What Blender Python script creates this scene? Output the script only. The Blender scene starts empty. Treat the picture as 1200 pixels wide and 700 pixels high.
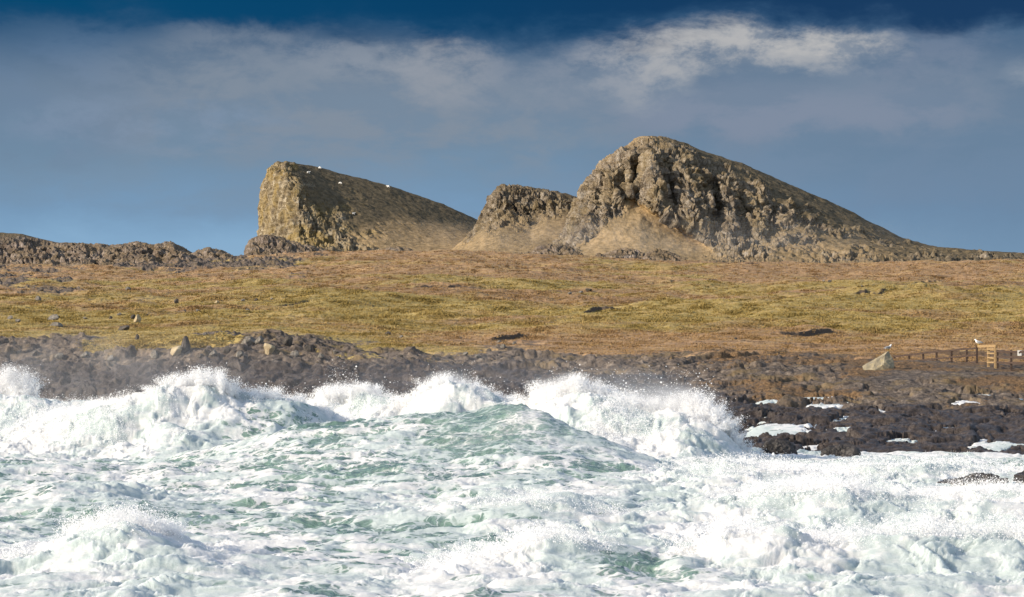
import bpy, bmesh, math, random
import numpy as np
from mathutils import Vector, Matrix

# ------------------------------------------------------------------ camera, sky, sun, exposure
C = bpy.context.scene
COL = C.collection
F, YH, H = 3400.0, 445.0, 3.3          # focal length in photo pixels, horizon row, eye height above still water

cam_d = bpy.data.cameras.new("camera")
cam = bpy.data.objects.new("camera", cam_d)
COL.objects.link(cam)
cam.location = (0, 0, H)
cam.rotation_euler = (math.radians(90), 0, 0)
cam_d.sensor_width = 36.0
cam_d.lens = 36.0 * F / 1200.0
cam_d.shift_y = (YH - 350.0) / 1200.0
cam_d.clip_start = 0.5
cam_d.clip_end = 20000
C.camera = cam

SUN_DIR = Vector((-0.85, -0.37, 0.385)).normalized()     # towards the sun: low, from the left and a little behind
SUN_EL = math.asin(SUN_DIR.z)
SUN_AZ = math.atan2(SUN_DIR.x, SUN_DIR.y)
sun_d = bpy.data.lights.new("sun", 'SUN')
sun_d.energy = 4.3
sun_d.angle = math.radians(0.5)
sun_d.color = (1.0, 0.87, 0.70)
sun = bpy.data.objects.new("sun", sun_d)
COL.objects.link(sun)
sun.rotation_euler = (-SUN_DIR).to_track_quat('-Z', 'Y').to_euler()

C.view_settings.view_transform = 'Standard'
C.view_settings.look = 'None'
C.view_settings.gamma = 1.0
C.view_settings.use_curve_mapping = False
C.view_settings.exposure = 0.5
C.cycles.max_bounces = 14
C.cycles.diffuse_bounces = 12
C.cycles.transmission_bounces = 10
C.cycles.volume_bounces = 1
C.cycles.glossy_bounces = 2
C.cycles.caustics_reflective = False
C.cycles.caustics_refractive = False


class NT:
    """small helper to write node trees"""
    def __init__(self, tree):
        self.t = tree
        tree.nodes.clear()

    def n(self, typ, inputs=None, **props):
        nd = self.t.nodes.new(typ)
        for k, v in props.items():
            setattr(nd, k, v)
        for k, v in (inputs or {}).items():
            s = nd.inputs[k]
            if isinstance(v, bpy.types.NodeSocket):
                self.t.links.new(v, s)
            elif v is not None:
                s.default_value = v
        return nd

    def math(self, op, a, b=None, c=None, clamp=False):
        return self.n('ShaderNodeMath', {0: a, 1: b, 2: c}, operation=op, use_clamp=clamp).outputs[0]

    def mix(self, f, a, b, blend='MIX'):
        nd = self.n('ShaderNodeMix', None, data_type='RGBA', blend_type=blend)
        nd.clamp_factor = True
        for i, v in ((0, f), (6, a), (7, b)):
            if isinstance(v, bpy.types.NodeSocket):
                self.t.links.new(v, nd.inputs[i])
            else:
                if i and len(v) == 3:
                    v = (*v, 1)
                nd.inputs[i].default_value = v
        return nd.outputs[2]

    def smooth(self, x, a, b):
        return self.n('ShaderNodeMapRange', {0: x, 1: a, 2: b, 3: 0.0, 4: 1.0}, interpolation_type='SMOOTHSTEP').outputs[0]

    def noise(self, vec, scale, detail=5, rough=0.55, dist=0.0):
        return self.n('ShaderNodeTexNoise', {'Vector': vec, 'Scale': scale, 'Detail': detail, 'Roughness': rough,
                                             'Distortion': dist}).outputs[0]

    def ramp(self, x, stops, interp='LINEAR'):
        nd = self.n('ShaderNodeValToRGB', {0: x})
        cr = nd.color_ramp
        cr.interpolation = interp
        while len(cr.elements) > 1:
            cr.elements.remove(cr.elements[-1])
        cr.elements[0].position = stops[0][0]
        cr.elements[0].color = (*stops[0][1], 1)
        for p, c in stops[1:]:
            e = cr.elements.new(p)
            e.color = (*c, 1)
        return nd.outputs[0]

    def attr(self, name):
        return self.n('ShaderNodeAttribute', attribute_name=name).outputs['Fac']

    def link(self, a, b):
        self.t.links.new(a, b)


def srgb(*c):
    return tuple(((v / 255) / 12.92 if v / 255 <= 0.04045 else ((v / 255 + 0.055) / 1.055) ** 2.4) for v in c)


def build_world():
    w = bpy.data.worlds.new("World")
    C.world = w
    w.use_nodes = True
    t = NT(w.node_tree)
    STR = 0.15
    k = 1.0 / STR / 2 ** C.view_settings.exposure
    sky = t.n('ShaderNodeTexSky', sky_type='NISHITA')
    sky.sun_disc = False
    sky.sun_elevation = SUN_EL
    sky.sun_rotation = SUN_AZ
    sky.air_density = 1.0
    sky.dust_density = 0.6
    sky.ozone_density = 2.0
    tc = t.n('ShaderNodeTexCoord').outputs['Generated']
    sep = t.n('ShaderNodeSeparateXYZ', {0: tc})
    x, z = sep.outputs[0], sep.outputs[2]
    # cloud bands lie in layers: direction stretched sideways
    mp = t.n('ShaderNodeMapping', {0: tc, 3: (1, 1, 2.4)}).outputs[0]
    n1 = t.noise(mp, 9, 6, 0.55, 0.4)
    n2 = t.noise(mp, 30, 9, 0.62, 0.2)
    n3 = t.noise(t.n('ShaderNodeMapping', {0: tc, 1: (3.1, 1.7, 0.4), 3: (1, 1, 1.9)}).outputs[0], 52, 9, 0.66, 0.15)
    nz = t.math('SUBTRACT', n1, 0.5)
    nz2 = t.math('SUBTRACT', n2, 0.5)
    # warped elevation
    zz = t.math('ADD', z, t.math('ADD', t.math('MULTIPLY', nz, 0.030), t.math('MULTIPLY', nz2, 0.016)))
    zs = t.math('DIVIDE', zz, 0.30)
    deck = t.ramp(zs, [(0.0, srgb(165, 196, 220)), (0.15, srgb(132, 174, 209)), (0.20, srgb(112, 152, 188)),
                       (0.265, srgb(101, 133, 161)), (0.33, srgb(96, 121, 147)),
                       (0.375, srgb(66, 98, 130)), (0.41, srgb(30, 76, 114)), (0.455, srgb(8, 58, 98)),
                       (0.60, srgb(40, 84, 128)), (1.0, srgb(110, 150, 190))])
    # right side a little greyer
    side = t.smooth(x, -0.05, 0.17)
    deck = t.mix(t.math('MULTIPLY', side, 0.7), deck, t.mix(0.75, deck, srgb(84, 112, 142)))

    def blob(cx, cz, rx, rz, amt):
        a = t.math('DIVIDE', t.math('SUBTRACT', t.math('ADD', x, t.math('MULTIPLY', nz, 0.05)), cx), rx)
        b = t.math('DIVIDE', t.math('SUBTRACT', t.math('ADD', z, t.math('MULTIPLY', nz2, 0.022)), cz), rz)
        r = t.math('ADD', t.math('MULTIPLY', a, a), t.math('MULTIPLY', b, b))
        m = t.n('ShaderNodeMapRange', {0: r, 1: 1.0, 2: 0.0, 3: 0.0, 4: 1.0}, interpolation_type='SMOOTHSTEP').outputs[0]
        return t.math('MULTIPLY', m, amt)
    veil = t.smooth(n2, 0.40, 0.60)
    wisp = t.smooth(n3, 0.38, 0.64)

    def put(col, cxp, czp, rxp, rzp, amt, tex, base):
        m = blob((cxp - 600) / F, (YH - czp) / F, rxp / F, rzp / F, amt)
        m = t.math('MULTIPLY', m, t.math('ADD', t.math('MULTIPLY', tex, 1 - base), base), clamp=True)
        return m
    # mid grey cloud masses, in front of the dark bank
    grey = srgb(126, 139, 155)
    pale = srgb(170, 172, 176)
    lilac = srgb(126, 138, 160)
    for cx, cz, rx, rz, a, tex, base, colr in (
            (500, 205, 640, 75, 0.5, veil, 0.35, srgb(120, 144, 168)),
            (1000, 200, 420, 80, 0.45, veil, 0.35, srgb(108, 134, 164)),
            (330, 110, 330, 95, 0.9, veil, 0.30, grey),
            (560, 130, 300, 75, 0.85, veil, 0.30, grey),
            (70, 115, 170, 95, 0.65, veil, 0.3, srgb(100, 126, 156)),
            (930, 105, 420, 85, 0.8, veil, 0.35, srgb(114, 132, 154)),
            (930, 132, 260, 36, 0.8, veil, 0.4, lilac),
            (520, 82, 90, 50, 0.8, wisp, 0.1, srgb(158, 160, 166)),
            (430, 72, 110, 34, 0.6, wisp, 0.0, srgb(146, 154, 166)),
            (760, 80, 100, 56, 0.95, wisp, 0.05, srgb(160, 164, 172)),
            (300, 60, 160, 40, 0.6, wisp, 0.1, srgb(128, 140, 156)),
            (620, 96, 200, 60, 0.6, wisp, 0.1, srgb(134, 144, 160)),
            (1080, 80, 150, 60, 0.6, wisp, 0.1, srgb(120, 134, 156)),
            (180, 150, 220, 40, 0.5, wisp, 0.1, srgb(128, 148, 174)),
            (835, 62, 120, 44, 0.95, wisp, 0.12, pale),
            (930, 60, 150, 36, 1.0, wisp, 0.12, pale),
            (860, 52, 130, 22, 0.8, wisp, 0.2, srgb(182, 182, 183)),
            (950, 54, 100, 20, 0.8, wisp, 0.2, srgb(188, 187, 186)),
            (1195, 92, 40, 24, 0.9, wisp, 0.3, srgb(150, 160, 172))):
        deck = t.mix(put(None, cx, cz, rx, rz, a, tex, base), deck, colr)
    # the dark bank overhead cuts the tops of the bright clouds
    top = t.smooth(t.math('ADD', z, t.math('ADD', t.math('MULTIPLY', nz, 0.030), t.math('MULTIPLY', nz2, 0.030))), (YH - 54) / F, (YH - 8) / F)
    keep = t.smooth(z, 0.30, 0.16)
    deck = t.mix(t.math('MULTIPLY', t.math('MULTIPLY', top, keep), 0.85), deck, t.mix(t.smooth(x, -0.17, 0.12), srgb(4, 72, 112), srgb(12, 52, 92)))
    deck = t.mix(t.math('MULTIPLY', t.smooth(z, (YH - 40) / F, (YH - 120) / F), 0.16), deck, srgb(150, 162, 174))
    deck_k = t.n('ShaderNodeVectorMath', {0: deck, 'Scale': k}, operation='SCALE').outputs[0]
    # the cloud deck lies low ahead; elsewhere and overhead the open sky
    cover = t.math('MULTIPLY', t.smooth(z, 0.34, 0.20), t.smooth(sep.outputs[1], 0.2, 0.8))
    broken = t.math('MULTIPLY', t.smooth(n1, 0.40, 0.60), 0.75)
    white_k = tuple(v * k for v in srgb(190, 192, 200))
    open_sky = t.mix(broken, sky.outputs[0], white_k)
    col = t.mix(cover, open_sky, deck_k)
    bg = t.n('ShaderNodeBackground', {'Color': col, 'Strength': STR})
    out = t.n('ShaderNodeOutputWorld', {0: bg.outputs[0]})


build_world()

# ------------------------------------------------------------------ numeric helpers
rng = np.random.default_rng(11)
PERM = np.tile(np.random.default_rng(5).permutation(256), 3).astype(np.int32)
_a = np.linspace(0, 2 * np.pi, 16, endpoint=False)
G2 = np.stack([np.cos(_a), np.sin(_a)], 1).astype(np.float32)
_g = np.random.default_rng(6).normal(size=(64, 3))
G3 = (_g / np.linalg.norm(_g, axis=1)[:, None]).astype(np.float32)


def _fade(t):
    return t * t * t * (t * (t * 6 - 15) + 10)


def pn2(x, y):
    x = np.asarray(x, np.float32); y = np.asarray(y, np.float32)
    xf, yf = np.floor(x), np.floor(y)
    xi, yi = xf.astype(np.int32) & 255, yf.astype(np.int32) & 255
    fx, fy = x - xf, y - yf
    u, v = _fade(fx), _fade(fy)
    r = 0
    for dx in (0, 1):
        for dy in (0, 1):
            h = PERM[PERM[xi + dx] + yi + dy] & 15
            g = G2[h]
            d = g[..., 0] * (fx - dx) + g[..., 1] * (fy - dy)
            r = r + d * (u if dx else 1 - u) * (v if dy else 1 - v)
    return r * 1.5


def pn3(x, y, z):
    x = np.asarray(x, np.float32); y = np.asarray(y, np.float32); z = np.asarray(z, np.float32)
    xf, yf, zf = np.floor(x), np.floor(y), np.floor(z)
    xi, yi, zi = xf.astype(np.int32) & 255, yf.astype(np.int32) & 255, zf.astype(np.int32) & 255
    fx, fy, fz = x - xf, y - yf, z - zf
    u, v, w = _fade(fx), _fade(fy), _fade(fz)
    r = 0
    for dx in (0, 1):
        for dy in (0, 1):
            hh = PERM[PERM[xi + dx] + yi + dy]
            for dz in (0, 1):
                h = PERM[hh + zi + dz] & 63
                g = G3[h]
                d = g[..., 0] * (fx - dx) + g[..., 1] * (fy - dy) + g[..., 2] * (fz - dz)
                r = r + d * (u if dx else 1 - u) * (v if dy else 1 - v) * (w if dz else 1 - w)
    return r * 1.5


def fbm2(x, y, octs=4, gain=0.5, lac=2.03, mode=0):
    r, a, s = 0, 1.0, 0
    for i in range(octs):
        n = pn2(x + 17.3 * i, y - 9.1 * i)
        if mode == 1:            # ridged
            n = 1 - 2 * np.abs(n)
        elif mode == 2:          # billow
            n = 2 * np.abs(n) - 0.5
        r = r + a * n
        s += a
        x, y, a = x * lac, y * lac, a * gain
    return r / s


def fbm3(x, y, z, octs=4, gain=0.5, lac=2.03, mode=0):
    r, a, s = 0, 1.0, 0
    for i in range(octs):
        n = pn3(x + 17.3 * i, y - 9.1 * i, z + 5.7 * i)
        if mode == 1:
            n = 1 - 2 * np.abs(n)
        elif mode == 2:
            n = 2 * np.abs(n) - 0.5
        r = r + a * n
        s += a
        x, y, z, a = x * lac, y * lac, z * lac, a * gain
    return r / s


def worley3(x, y, z):
    """distance to nearest and 2nd nearest cell point, and a random value of the nearest cell"""
    xf, yf, zf = np.floor(x), np.floor(y), np.floor(z)
    d1 = np.full(x.shape, 9.0, np.float32); d2 = d1.copy(); val = np.zeros(x.shape, np.float32)
    for dx in (-1, 0, 1):
        for dy in (-1, 0, 1):
            for dz in (-1, 0, 1):
                cx, cy, cz = xf + dx, yf + dy, zf + dz
                h = PERM[PERM[PERM[cx.astype(np.int32) & 255] + (cy.astype(np.int32) & 255)] + (cz.astype(np.int32) & 255)]
                px = cx + PERM[h] / 255.0; py = cy + PERM[h + 71] / 255.0; pz = cz + PERM[h + 137] / 255.0
                d = np.sqrt((x - px) ** 2 + (y - py) ** 2 + (z - pz) ** 2).astype(np.float32)
                near = d < d1
                d2 = np.where(near, d1, np.minimum(d2, d))
                val = np.where(near, PERM[h + 201] / 255.0, val)
                d1 = np.where(near, d, d1)
    return d1, d2, val


def facets3(x, y, z, tilt=1.0):
    """broken blocks: every cell is a flat face with its own height and tilt; returns height, distance to the joint"""
    xf, yf, zf = np.floor(x), np.floor(y), np.floor(z)
    d1 = np.full(x.shape, 9.0, np.float32); d2 = d1.copy(); out = np.zeros(x.shape, np.float32)
    for dx in (-1, 0, 1):
        for dy in (-1, 0, 1):
            for dz in (-1, 0, 1):
                cx, cy, cz = xf + dx, yf + dy, zf + dz
                h = PERM[PERM[PERM[cx.astype(np.int32) & 255] + (cy.astype(np.int32) & 255)] + (cz.astype(np.int32) & 255)]
                qx = x - cx - PERM[h] / 255.0; qy = y - cy - PERM[h + 71] / 255.0; qz = z - cz - PERM[h + 137] / 255.0
                d = (np.abs(qx) + np.abs(qy) + np.abs(qz)).astype(np.float32)
                g_ = G3[PERM[h + 31] & 63]
                f = PERM[h + 201] / 255.0 - 0.5 + tilt * (qx * g_[..., 0] + qy * g_[..., 1] + qz * g_[..., 2])
                near = d < d1
                d2 = np.where(near, d1, np.minimum(d2, d))
                out = np.where(near, f, out)
                d1 = np.where(near, d, d1)
    return out, d2 - d1


def sstep(a, b, x):
    t = np.clip((x - a) / (b - a), 0, 1)
    return t * t * (3 - 2 * t)


def to_world(px, row, d):
    return (px - 600.0) / F * d, d, H + (YH - row) / F * d


def grid_object(name, X, Y, Z, mat, attrs=None, smooth=True, parent=None):
    nv, nu = X.shape
    me = bpy.data.meshes.new(name)
    co = np.stack([X, Y, Z], -1).reshape(-1, 3).astype(np.float32)
    idx = np.arange(nv * nu, dtype=np.int32).reshape(nv, nu)
    q = np.stack([idx[:-1, :-1], idx[:-1, 1:], idx[1:, 1:], idx[1:, :-1]], -1).reshape(-1, 4)
    me.vertices.add(len(co)); me.vertices.foreach_set('co', co.ravel())
    me.loops.add(q.size); me.loops.foreach_set('vertex_index', q.ravel())
    me.polygons.add(len(q)); me.polygons.foreach_set('loop_start', np.arange(0, q.size, 4, dtype=np.int32))
    me.polygons.foreach_set('use_smooth', np.full(len(q), smooth))
    me.update(calc_edges=True)
    for k, v in (attrs or {}).items():
        a = me.attributes.new(k, 'FLOAT', 'POINT')
        a.data.foreach_set('value', np.ascontiguousarray(v, np.float32).ravel())
    me.materials.append(mat)
    o = bpy.data.objects.new(name, me)
    COL.objects.link(o)
    if parent:
        o.parent = parent
    return o


def grid_normals(X, Y, Z):
    P = np.stack([X, Y, Z], -1)
    du = np.gradient(P, axis=1); dv = np.gradient(P, axis=0)
    n = np.cross(du, dv)
    n /= np.linalg.norm(n, axis=-1, keepdims=True) + 1e-9
    return n


def tag(o, label=None, cat=None, group=None, kind=None):
    if label: o['label'] = label
    if cat: o['category'] = cat
    if group: o['group'] = group
    if kind: o['kind'] = kind
    return o


def catmull(K, t):
    """K: [n_cols, n_knots, m], t: [nv] in 0..n_knots-1 -> [nv, n_cols, m]; monotone-ish"""
    n = K.shape[1]
    i = np.clip(np.floor(t).astype(int), 0, n - 2)
    f = (t - i)[:, None, None]
    p = np.concatenate([2 * K[:, :1] - K[:, 1:2], K, 2 * K[:, -1:] - K[:, -2:-1]], 1)
    p0, p1, p2, p3 = (np.transpose(p[:, i + k], (1, 0, 2)) for k in range(4))
    m1, m2 = (p2 - p0) * 0.3, (p3 - p1) * 0.3
    f2, f3 = f * f, f * f * f
    return (2 * f3 - 3 * f2 + 1) * p1 + (f3 - 2 * f2 + f) * m1 + (-2 * f3 + 3 * f2) * p2 + (f3 - f2) * m2


def smooth1(a, k):
    if k < 1:
        return a
    ker = np.hanning(2 * k + 3)[1:-1]; ker /= ker.sum()
    pad = np.pad(a, ((k, k),) + ((0, 0),) * (a.ndim - 1), mode='edge')
    out = np.empty_like(a)
    flat = pad.reshape(pad.shape[0], -1); o = out.reshape(a.shape[0], -1)
    for j in range(flat.shape[1]):
        o[:, j] = np.convolve(flat[:, j], ker, 'valid')
    return out


def skin(cols, pxs, segs, k_smooth=3):
    """cols: list of (px, [(row, d, rock), ...]). Returns PX, ROW, D, ROCK grids of the surface"""
    px0 = np.array([c[0] for c in cols], float)
    K0 = np.array([c[1] for c in cols], float)
    K = np.stack([np.stack([np.interp(pxs, px0, K0[:, k, m]) for m in range(3)], -1) for k in range(K0.shape[1])], 1)
    K = smooth1(K, k_smooth)
    t = np.concatenate([np.linspace(i, i + 1, n, endpoint=False) for i, n in enumerate(segs)] + [[len(segs)]])
    S = catmull(K, t)
    return np.broadcast_to(pxs, S.shape[:2]).copy(), S[..., 0], S[..., 1], np.clip(S[..., 2], 0, 1)


# ------------------------------------------------------------------ materials
def new_mat(name):
    m = bpy.data.materials.new(name)
    m.use_nodes = True
    return m, NT(m.node_tree)


def finish(t, col, rough, bump=None, spec=0.3, **extra):
    ins = {'Base Color': col, 'Roughness': rough, 'Specular IOR Level': spec}
    ins.update(extra)
    if bump is not None:
        ins['Normal'] = bump
    b = t.n('ShaderNodeBsdfPrincipled', ins)
    t.n('ShaderNodeOutputMaterial', {0: b.outputs[0]})
    return b


def hill_material(name, tone=1.0, tint=(1, 1, 1), lichen=0.6, ledge=0.8):
    """craggy rock where 'rock' is high, heather and grass elsewhere ('dark' = heather) and on the ledges"""
    m, t = new_mat(name)
    geo = t.n('ShaderNodeNewGeometry')
    pos = geo.outputs['Position']
    nz = t.n('ShaderNodeSeparateXYZ', {0: geo.outputs['Normal']}).outputs[2]
    rock, dark = t.attr('rock'), t.attr('dark')
    a = t.noise(pos, 0.08, 6, 0.6)
    b = t.noise(pos, 0.45, 6, 0.65)
    c = t.noise(pos, 2.2, 4, 0.6)
    tall = t.n('ShaderNodeMapping', {0: pos, 2: (0.25, 0.3, 0), 3: (1, 1, 0.32)}).outputs[0]
    bedn = t.noise(t.n('ShaderNodeMapping', {0: pos, 2: (0.1, 0.42, 0), 3: (0.35, 0.35, 2.2)}).outputs[0], 0.32, 6, 0.7, 0.3)
    d = t.math('ADD', t.math('MULTIPLY', t.noise(tall, 0.42, 7, 0.74, 0.5), 0.55), t.math('MULTIPLY', bedn, 0.45))
    cut = t.n('ShaderNodeTexVoronoi', {'Vector': tall, 'Scale': 0.5, 'Randomness': 1.0}, feature='F1', distance='MANHATTAN').outputs[0]
    def R(r, g_, b_):
        return (r * tone * tint[0], g_ * tone * tint[1], b_ * tone * tint[2])
    rc = t.ramp(d, [(0.34, R(0.06, 0.05, 0.046)), (0.45, R(0.135, 0.112, 0.088)), (0.53, R(0.27, 0.235, 0.19)), (0.62, R(0.43, 0.40, 0.36))])
    rc = t.mix(t.math('MULTIPLY', t.smooth(a, 0.42, 0.62), lichen), rc, R(0.25, 0.185, 0.065))     # yellow lichen and moss
    rc = t.mix(t.math('MULTIPLY', t.smooth(b, 0.52, 0.64), 0.7), rc, R(0.085, 0.068, 0.042))
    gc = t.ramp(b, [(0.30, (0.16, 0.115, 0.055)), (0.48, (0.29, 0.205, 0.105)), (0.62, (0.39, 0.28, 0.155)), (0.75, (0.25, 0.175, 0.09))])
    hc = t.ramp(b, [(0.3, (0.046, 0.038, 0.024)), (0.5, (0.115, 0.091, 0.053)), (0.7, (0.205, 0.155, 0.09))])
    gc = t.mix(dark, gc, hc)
    f = t.smooth(t.math('ADD', rock, t.math('MULTIPLY', t.math('SUBTRACT', c, 0.5), 0.7)), 0.38, 0.56)
    lg = t.smooth(t.math('ADD', nz, t.math('MULTIPLY', t.math('SUBTRACT', b, 0.5), 0.5)), 0.46, 0.72)
    f = t.math('MULTIPLY', f, t.math('SUBTRACT', 1.0, t.math('MULTIPLY', lg, ledge)))
    lc = t.mix(0.55, gc, hc)
    gcol = t.mix(t.math('MULTIPLY', rock, 0.8), gc, lc)
    col = t.mix(f, gcol, rc)
    hgt = t.math('ADD', t.math('ADD', t.math('MULTIPLY', d, 3.0), t.math('MULTIPLY', cut, t.math('MULTIPLY', f, 0.5))), t.math('ADD', t.math('MULTIPLY', b, 1.0), t.math('MULTIPLY', c, 0.3)))
    bp = t.n('ShaderNodeBump', {'Strength': t.math('ADD', t.math('MULTIPLY', f, 0.65), 0.35), 'Distance': 1.0, 'Height': hgt}).outputs[0]
    finish(t, col, 0.95, bp, 0.15)
    return m


def land_material():
    """meadow and shore in one sheet: 'rock' bare rock, 'wet' dark tide rock, 'tan' dry grass, 'rust' weed"""
    m, t = new_mat("meadow_and_shore")
    pos = t.n('ShaderNodeNewGeometry').outputs['Position']
    rock, wet, tan, rust = t.attr('rock'), t.attr('wet'), t.attr('tan'), t.attr('rust')
    a = t.noise(pos, 0.045, 7, 0.68, 0.3)
    b = t.noise(pos, 0.35, 6, 0.68)
    c = t.noise(pos, 2.5, 5, 0.65)
    e = t.noise(pos, 9.0, 3, 0.6)
    bands = t.noise(t.n('ShaderNodeMapping', {0: pos, 2: (0, 0, 0.12), 3: (0.25, 1, 1)}).outputs[0], 0.16, 6, 0.7)
    green = t.ramp(b, [(0.32, (0.20, 0.15, 0.045)), (0.5, (0.36, 0.27, 0.092)), (0.68, (0.47, 0.36, 0.145))])
    brown = t.ramp(b, [(0.32, (0.21, 0.125, 0.066)), (0.5, (0.355, 0.220, 0.118)), (0.68, (0.455, 0.30, 0.17))])
    gc = t.mix(t.smooth(t.math('ADD', tan, t.math('MULTIPLY', t.math('SUBTRACT', a, 0.5), 2.0)), 0.3, 0.75), green, brown)
    gc = t.mix(t.math('MULTIPLY', t.smooth(bands, 0.50, 0.62), 0.65), gc, (0.47, 0.32, 0.135))
    gc = t.mix(t.math('MULTIPLY', t.smooth(bands, 0.46, 0.36), 0.6), gc, (0.11, 0.070, 0.034))
    gc = t.mix(t.math('MULTIPLY', t.smooth(c, 0.50, 0.66), 0.55), gc, (0.085, 0.062, 0.027))
    gc = t.mix(t.math('MULTIPLY', t.smooth(e, 0.55, 0.7), 0.3), gc, (0.42, 0.32, 0.13))
    rc = t.ramp(c, [(0.3, (0.04, 0.032, 0.028)), (0.5, (0.11, 0.088, 0.072)), (0.62, (0.19, 0.155, 0.125)), (0.75, (0.32, 0.28, 0.24))])
    rc = t.mix(t.math('MULTIPLY', t.smooth(b, 0.5, 0.62), 0.5), rc, (0.20, 0.14, 0.06))
    rc = t.mix(t.smooth(t.math('ADD', rust, t.math('MULTIPLY', t.math('SUBTRACT', c, 0.5), 1.4)), 0.35, 0.62), rc,
               t.ramp(e, [(0.3, (0.07, 0.043, 0.024)), (0.55, (0.17, 0.105, 0.053)), (0.75, (0.27, 0.18, 0.10))]))
    wc = t.ramp(c, [(0.3, (0.020, 0.016, 0.014)), (0.55, (0.060, 0.047, 0.040)), (0.75, (0.14, 0.114, 0.097))])
    wf = t.smooth(t.math('ADD', wet, t.math('MULTIPLY', t.math('SUBTRACT', b, 0.5), 0.8)), 0.35, 0.65)
    rc = t.mix(wf, rc, wc)
    gc = t.mix(t.smooth(t.math('ADD', t.attr('scar'), t.math('MULTIPLY', t.math('SUBTRACT', c, 0.5), 0.6)), 0.35, 0.6), gc, (0.10, 0.072, 0.05))     # bare peat
    f = t.smooth(t.math('ADD', rock, t.math('MULTIPLY', t.math('SUBTRACT', c, 0.5), 0.8)), 0.42, 0.56)
    col = t.mix(f, gc, rc)
    hgt = t.math('ADD', t.math('MULTIPLY', b, 0.5), t.math('ADD', t.math('MULTIPLY', c, 0.22), t.math('MULTIPLY', e, 0.08)))
    bp = t.n('ShaderNodeBump', {'Strength': 0.9, 'Distance': 0.6, 'Height': hgt}).outputs[0]
    rough = t.math('SUBTRACT', 0.95, t.math('MULTIPLY', t.math('MULTIPLY', wf, f), 0.5))
    finish(t, col, rough, bp, 0.25)
    return m


def grass_material():
    m, t = new_mat("tussock_grass")
    pos = t.n('ShaderNodeNewGeometry').outputs['Position']
    tan, shade = t.attr('tan'), t.attr('shade')
    b = t.noise(pos, 0.35, 6, 0.68)
    a = t.noise(pos, 0.045, 7, 0.68, 0.3)
    green = t.ramp(b, [(0.32, (0.20, 0.15, 0.045)), (0.5, (0.36, 0.27, 0.092)), (0.68, (0.47, 0.36, 0.145))])
    brown = t.ramp(b, [(0.32, (0.21, 0.125, 0.066)), (0.5, (0.355, 0.220, 0.118)), (0.68, (0.455, 0.30, 0.17))])
    gc = t.mix(t.smooth(t.math('ADD', tan, t.math('MULTIPLY', t.math('SUBTRACT', a, 0.5), 2.0)), 0.3, 0.75), green, brown)
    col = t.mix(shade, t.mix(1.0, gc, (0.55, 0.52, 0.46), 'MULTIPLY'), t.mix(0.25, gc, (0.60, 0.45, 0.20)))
    d = t.n('ShaderNodeBsdfDiffuse', {'Color': col})
    tr = t.n('ShaderNodeBsdfTranslucent', {'Color': col})
    t.n('ShaderNodeOutputMaterial', {0: t.n('ShaderNodeMixShader', {0: 0.3, 1: d.outputs[0], 2: tr.outputs[0]}).outputs[0]})
    return m


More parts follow.
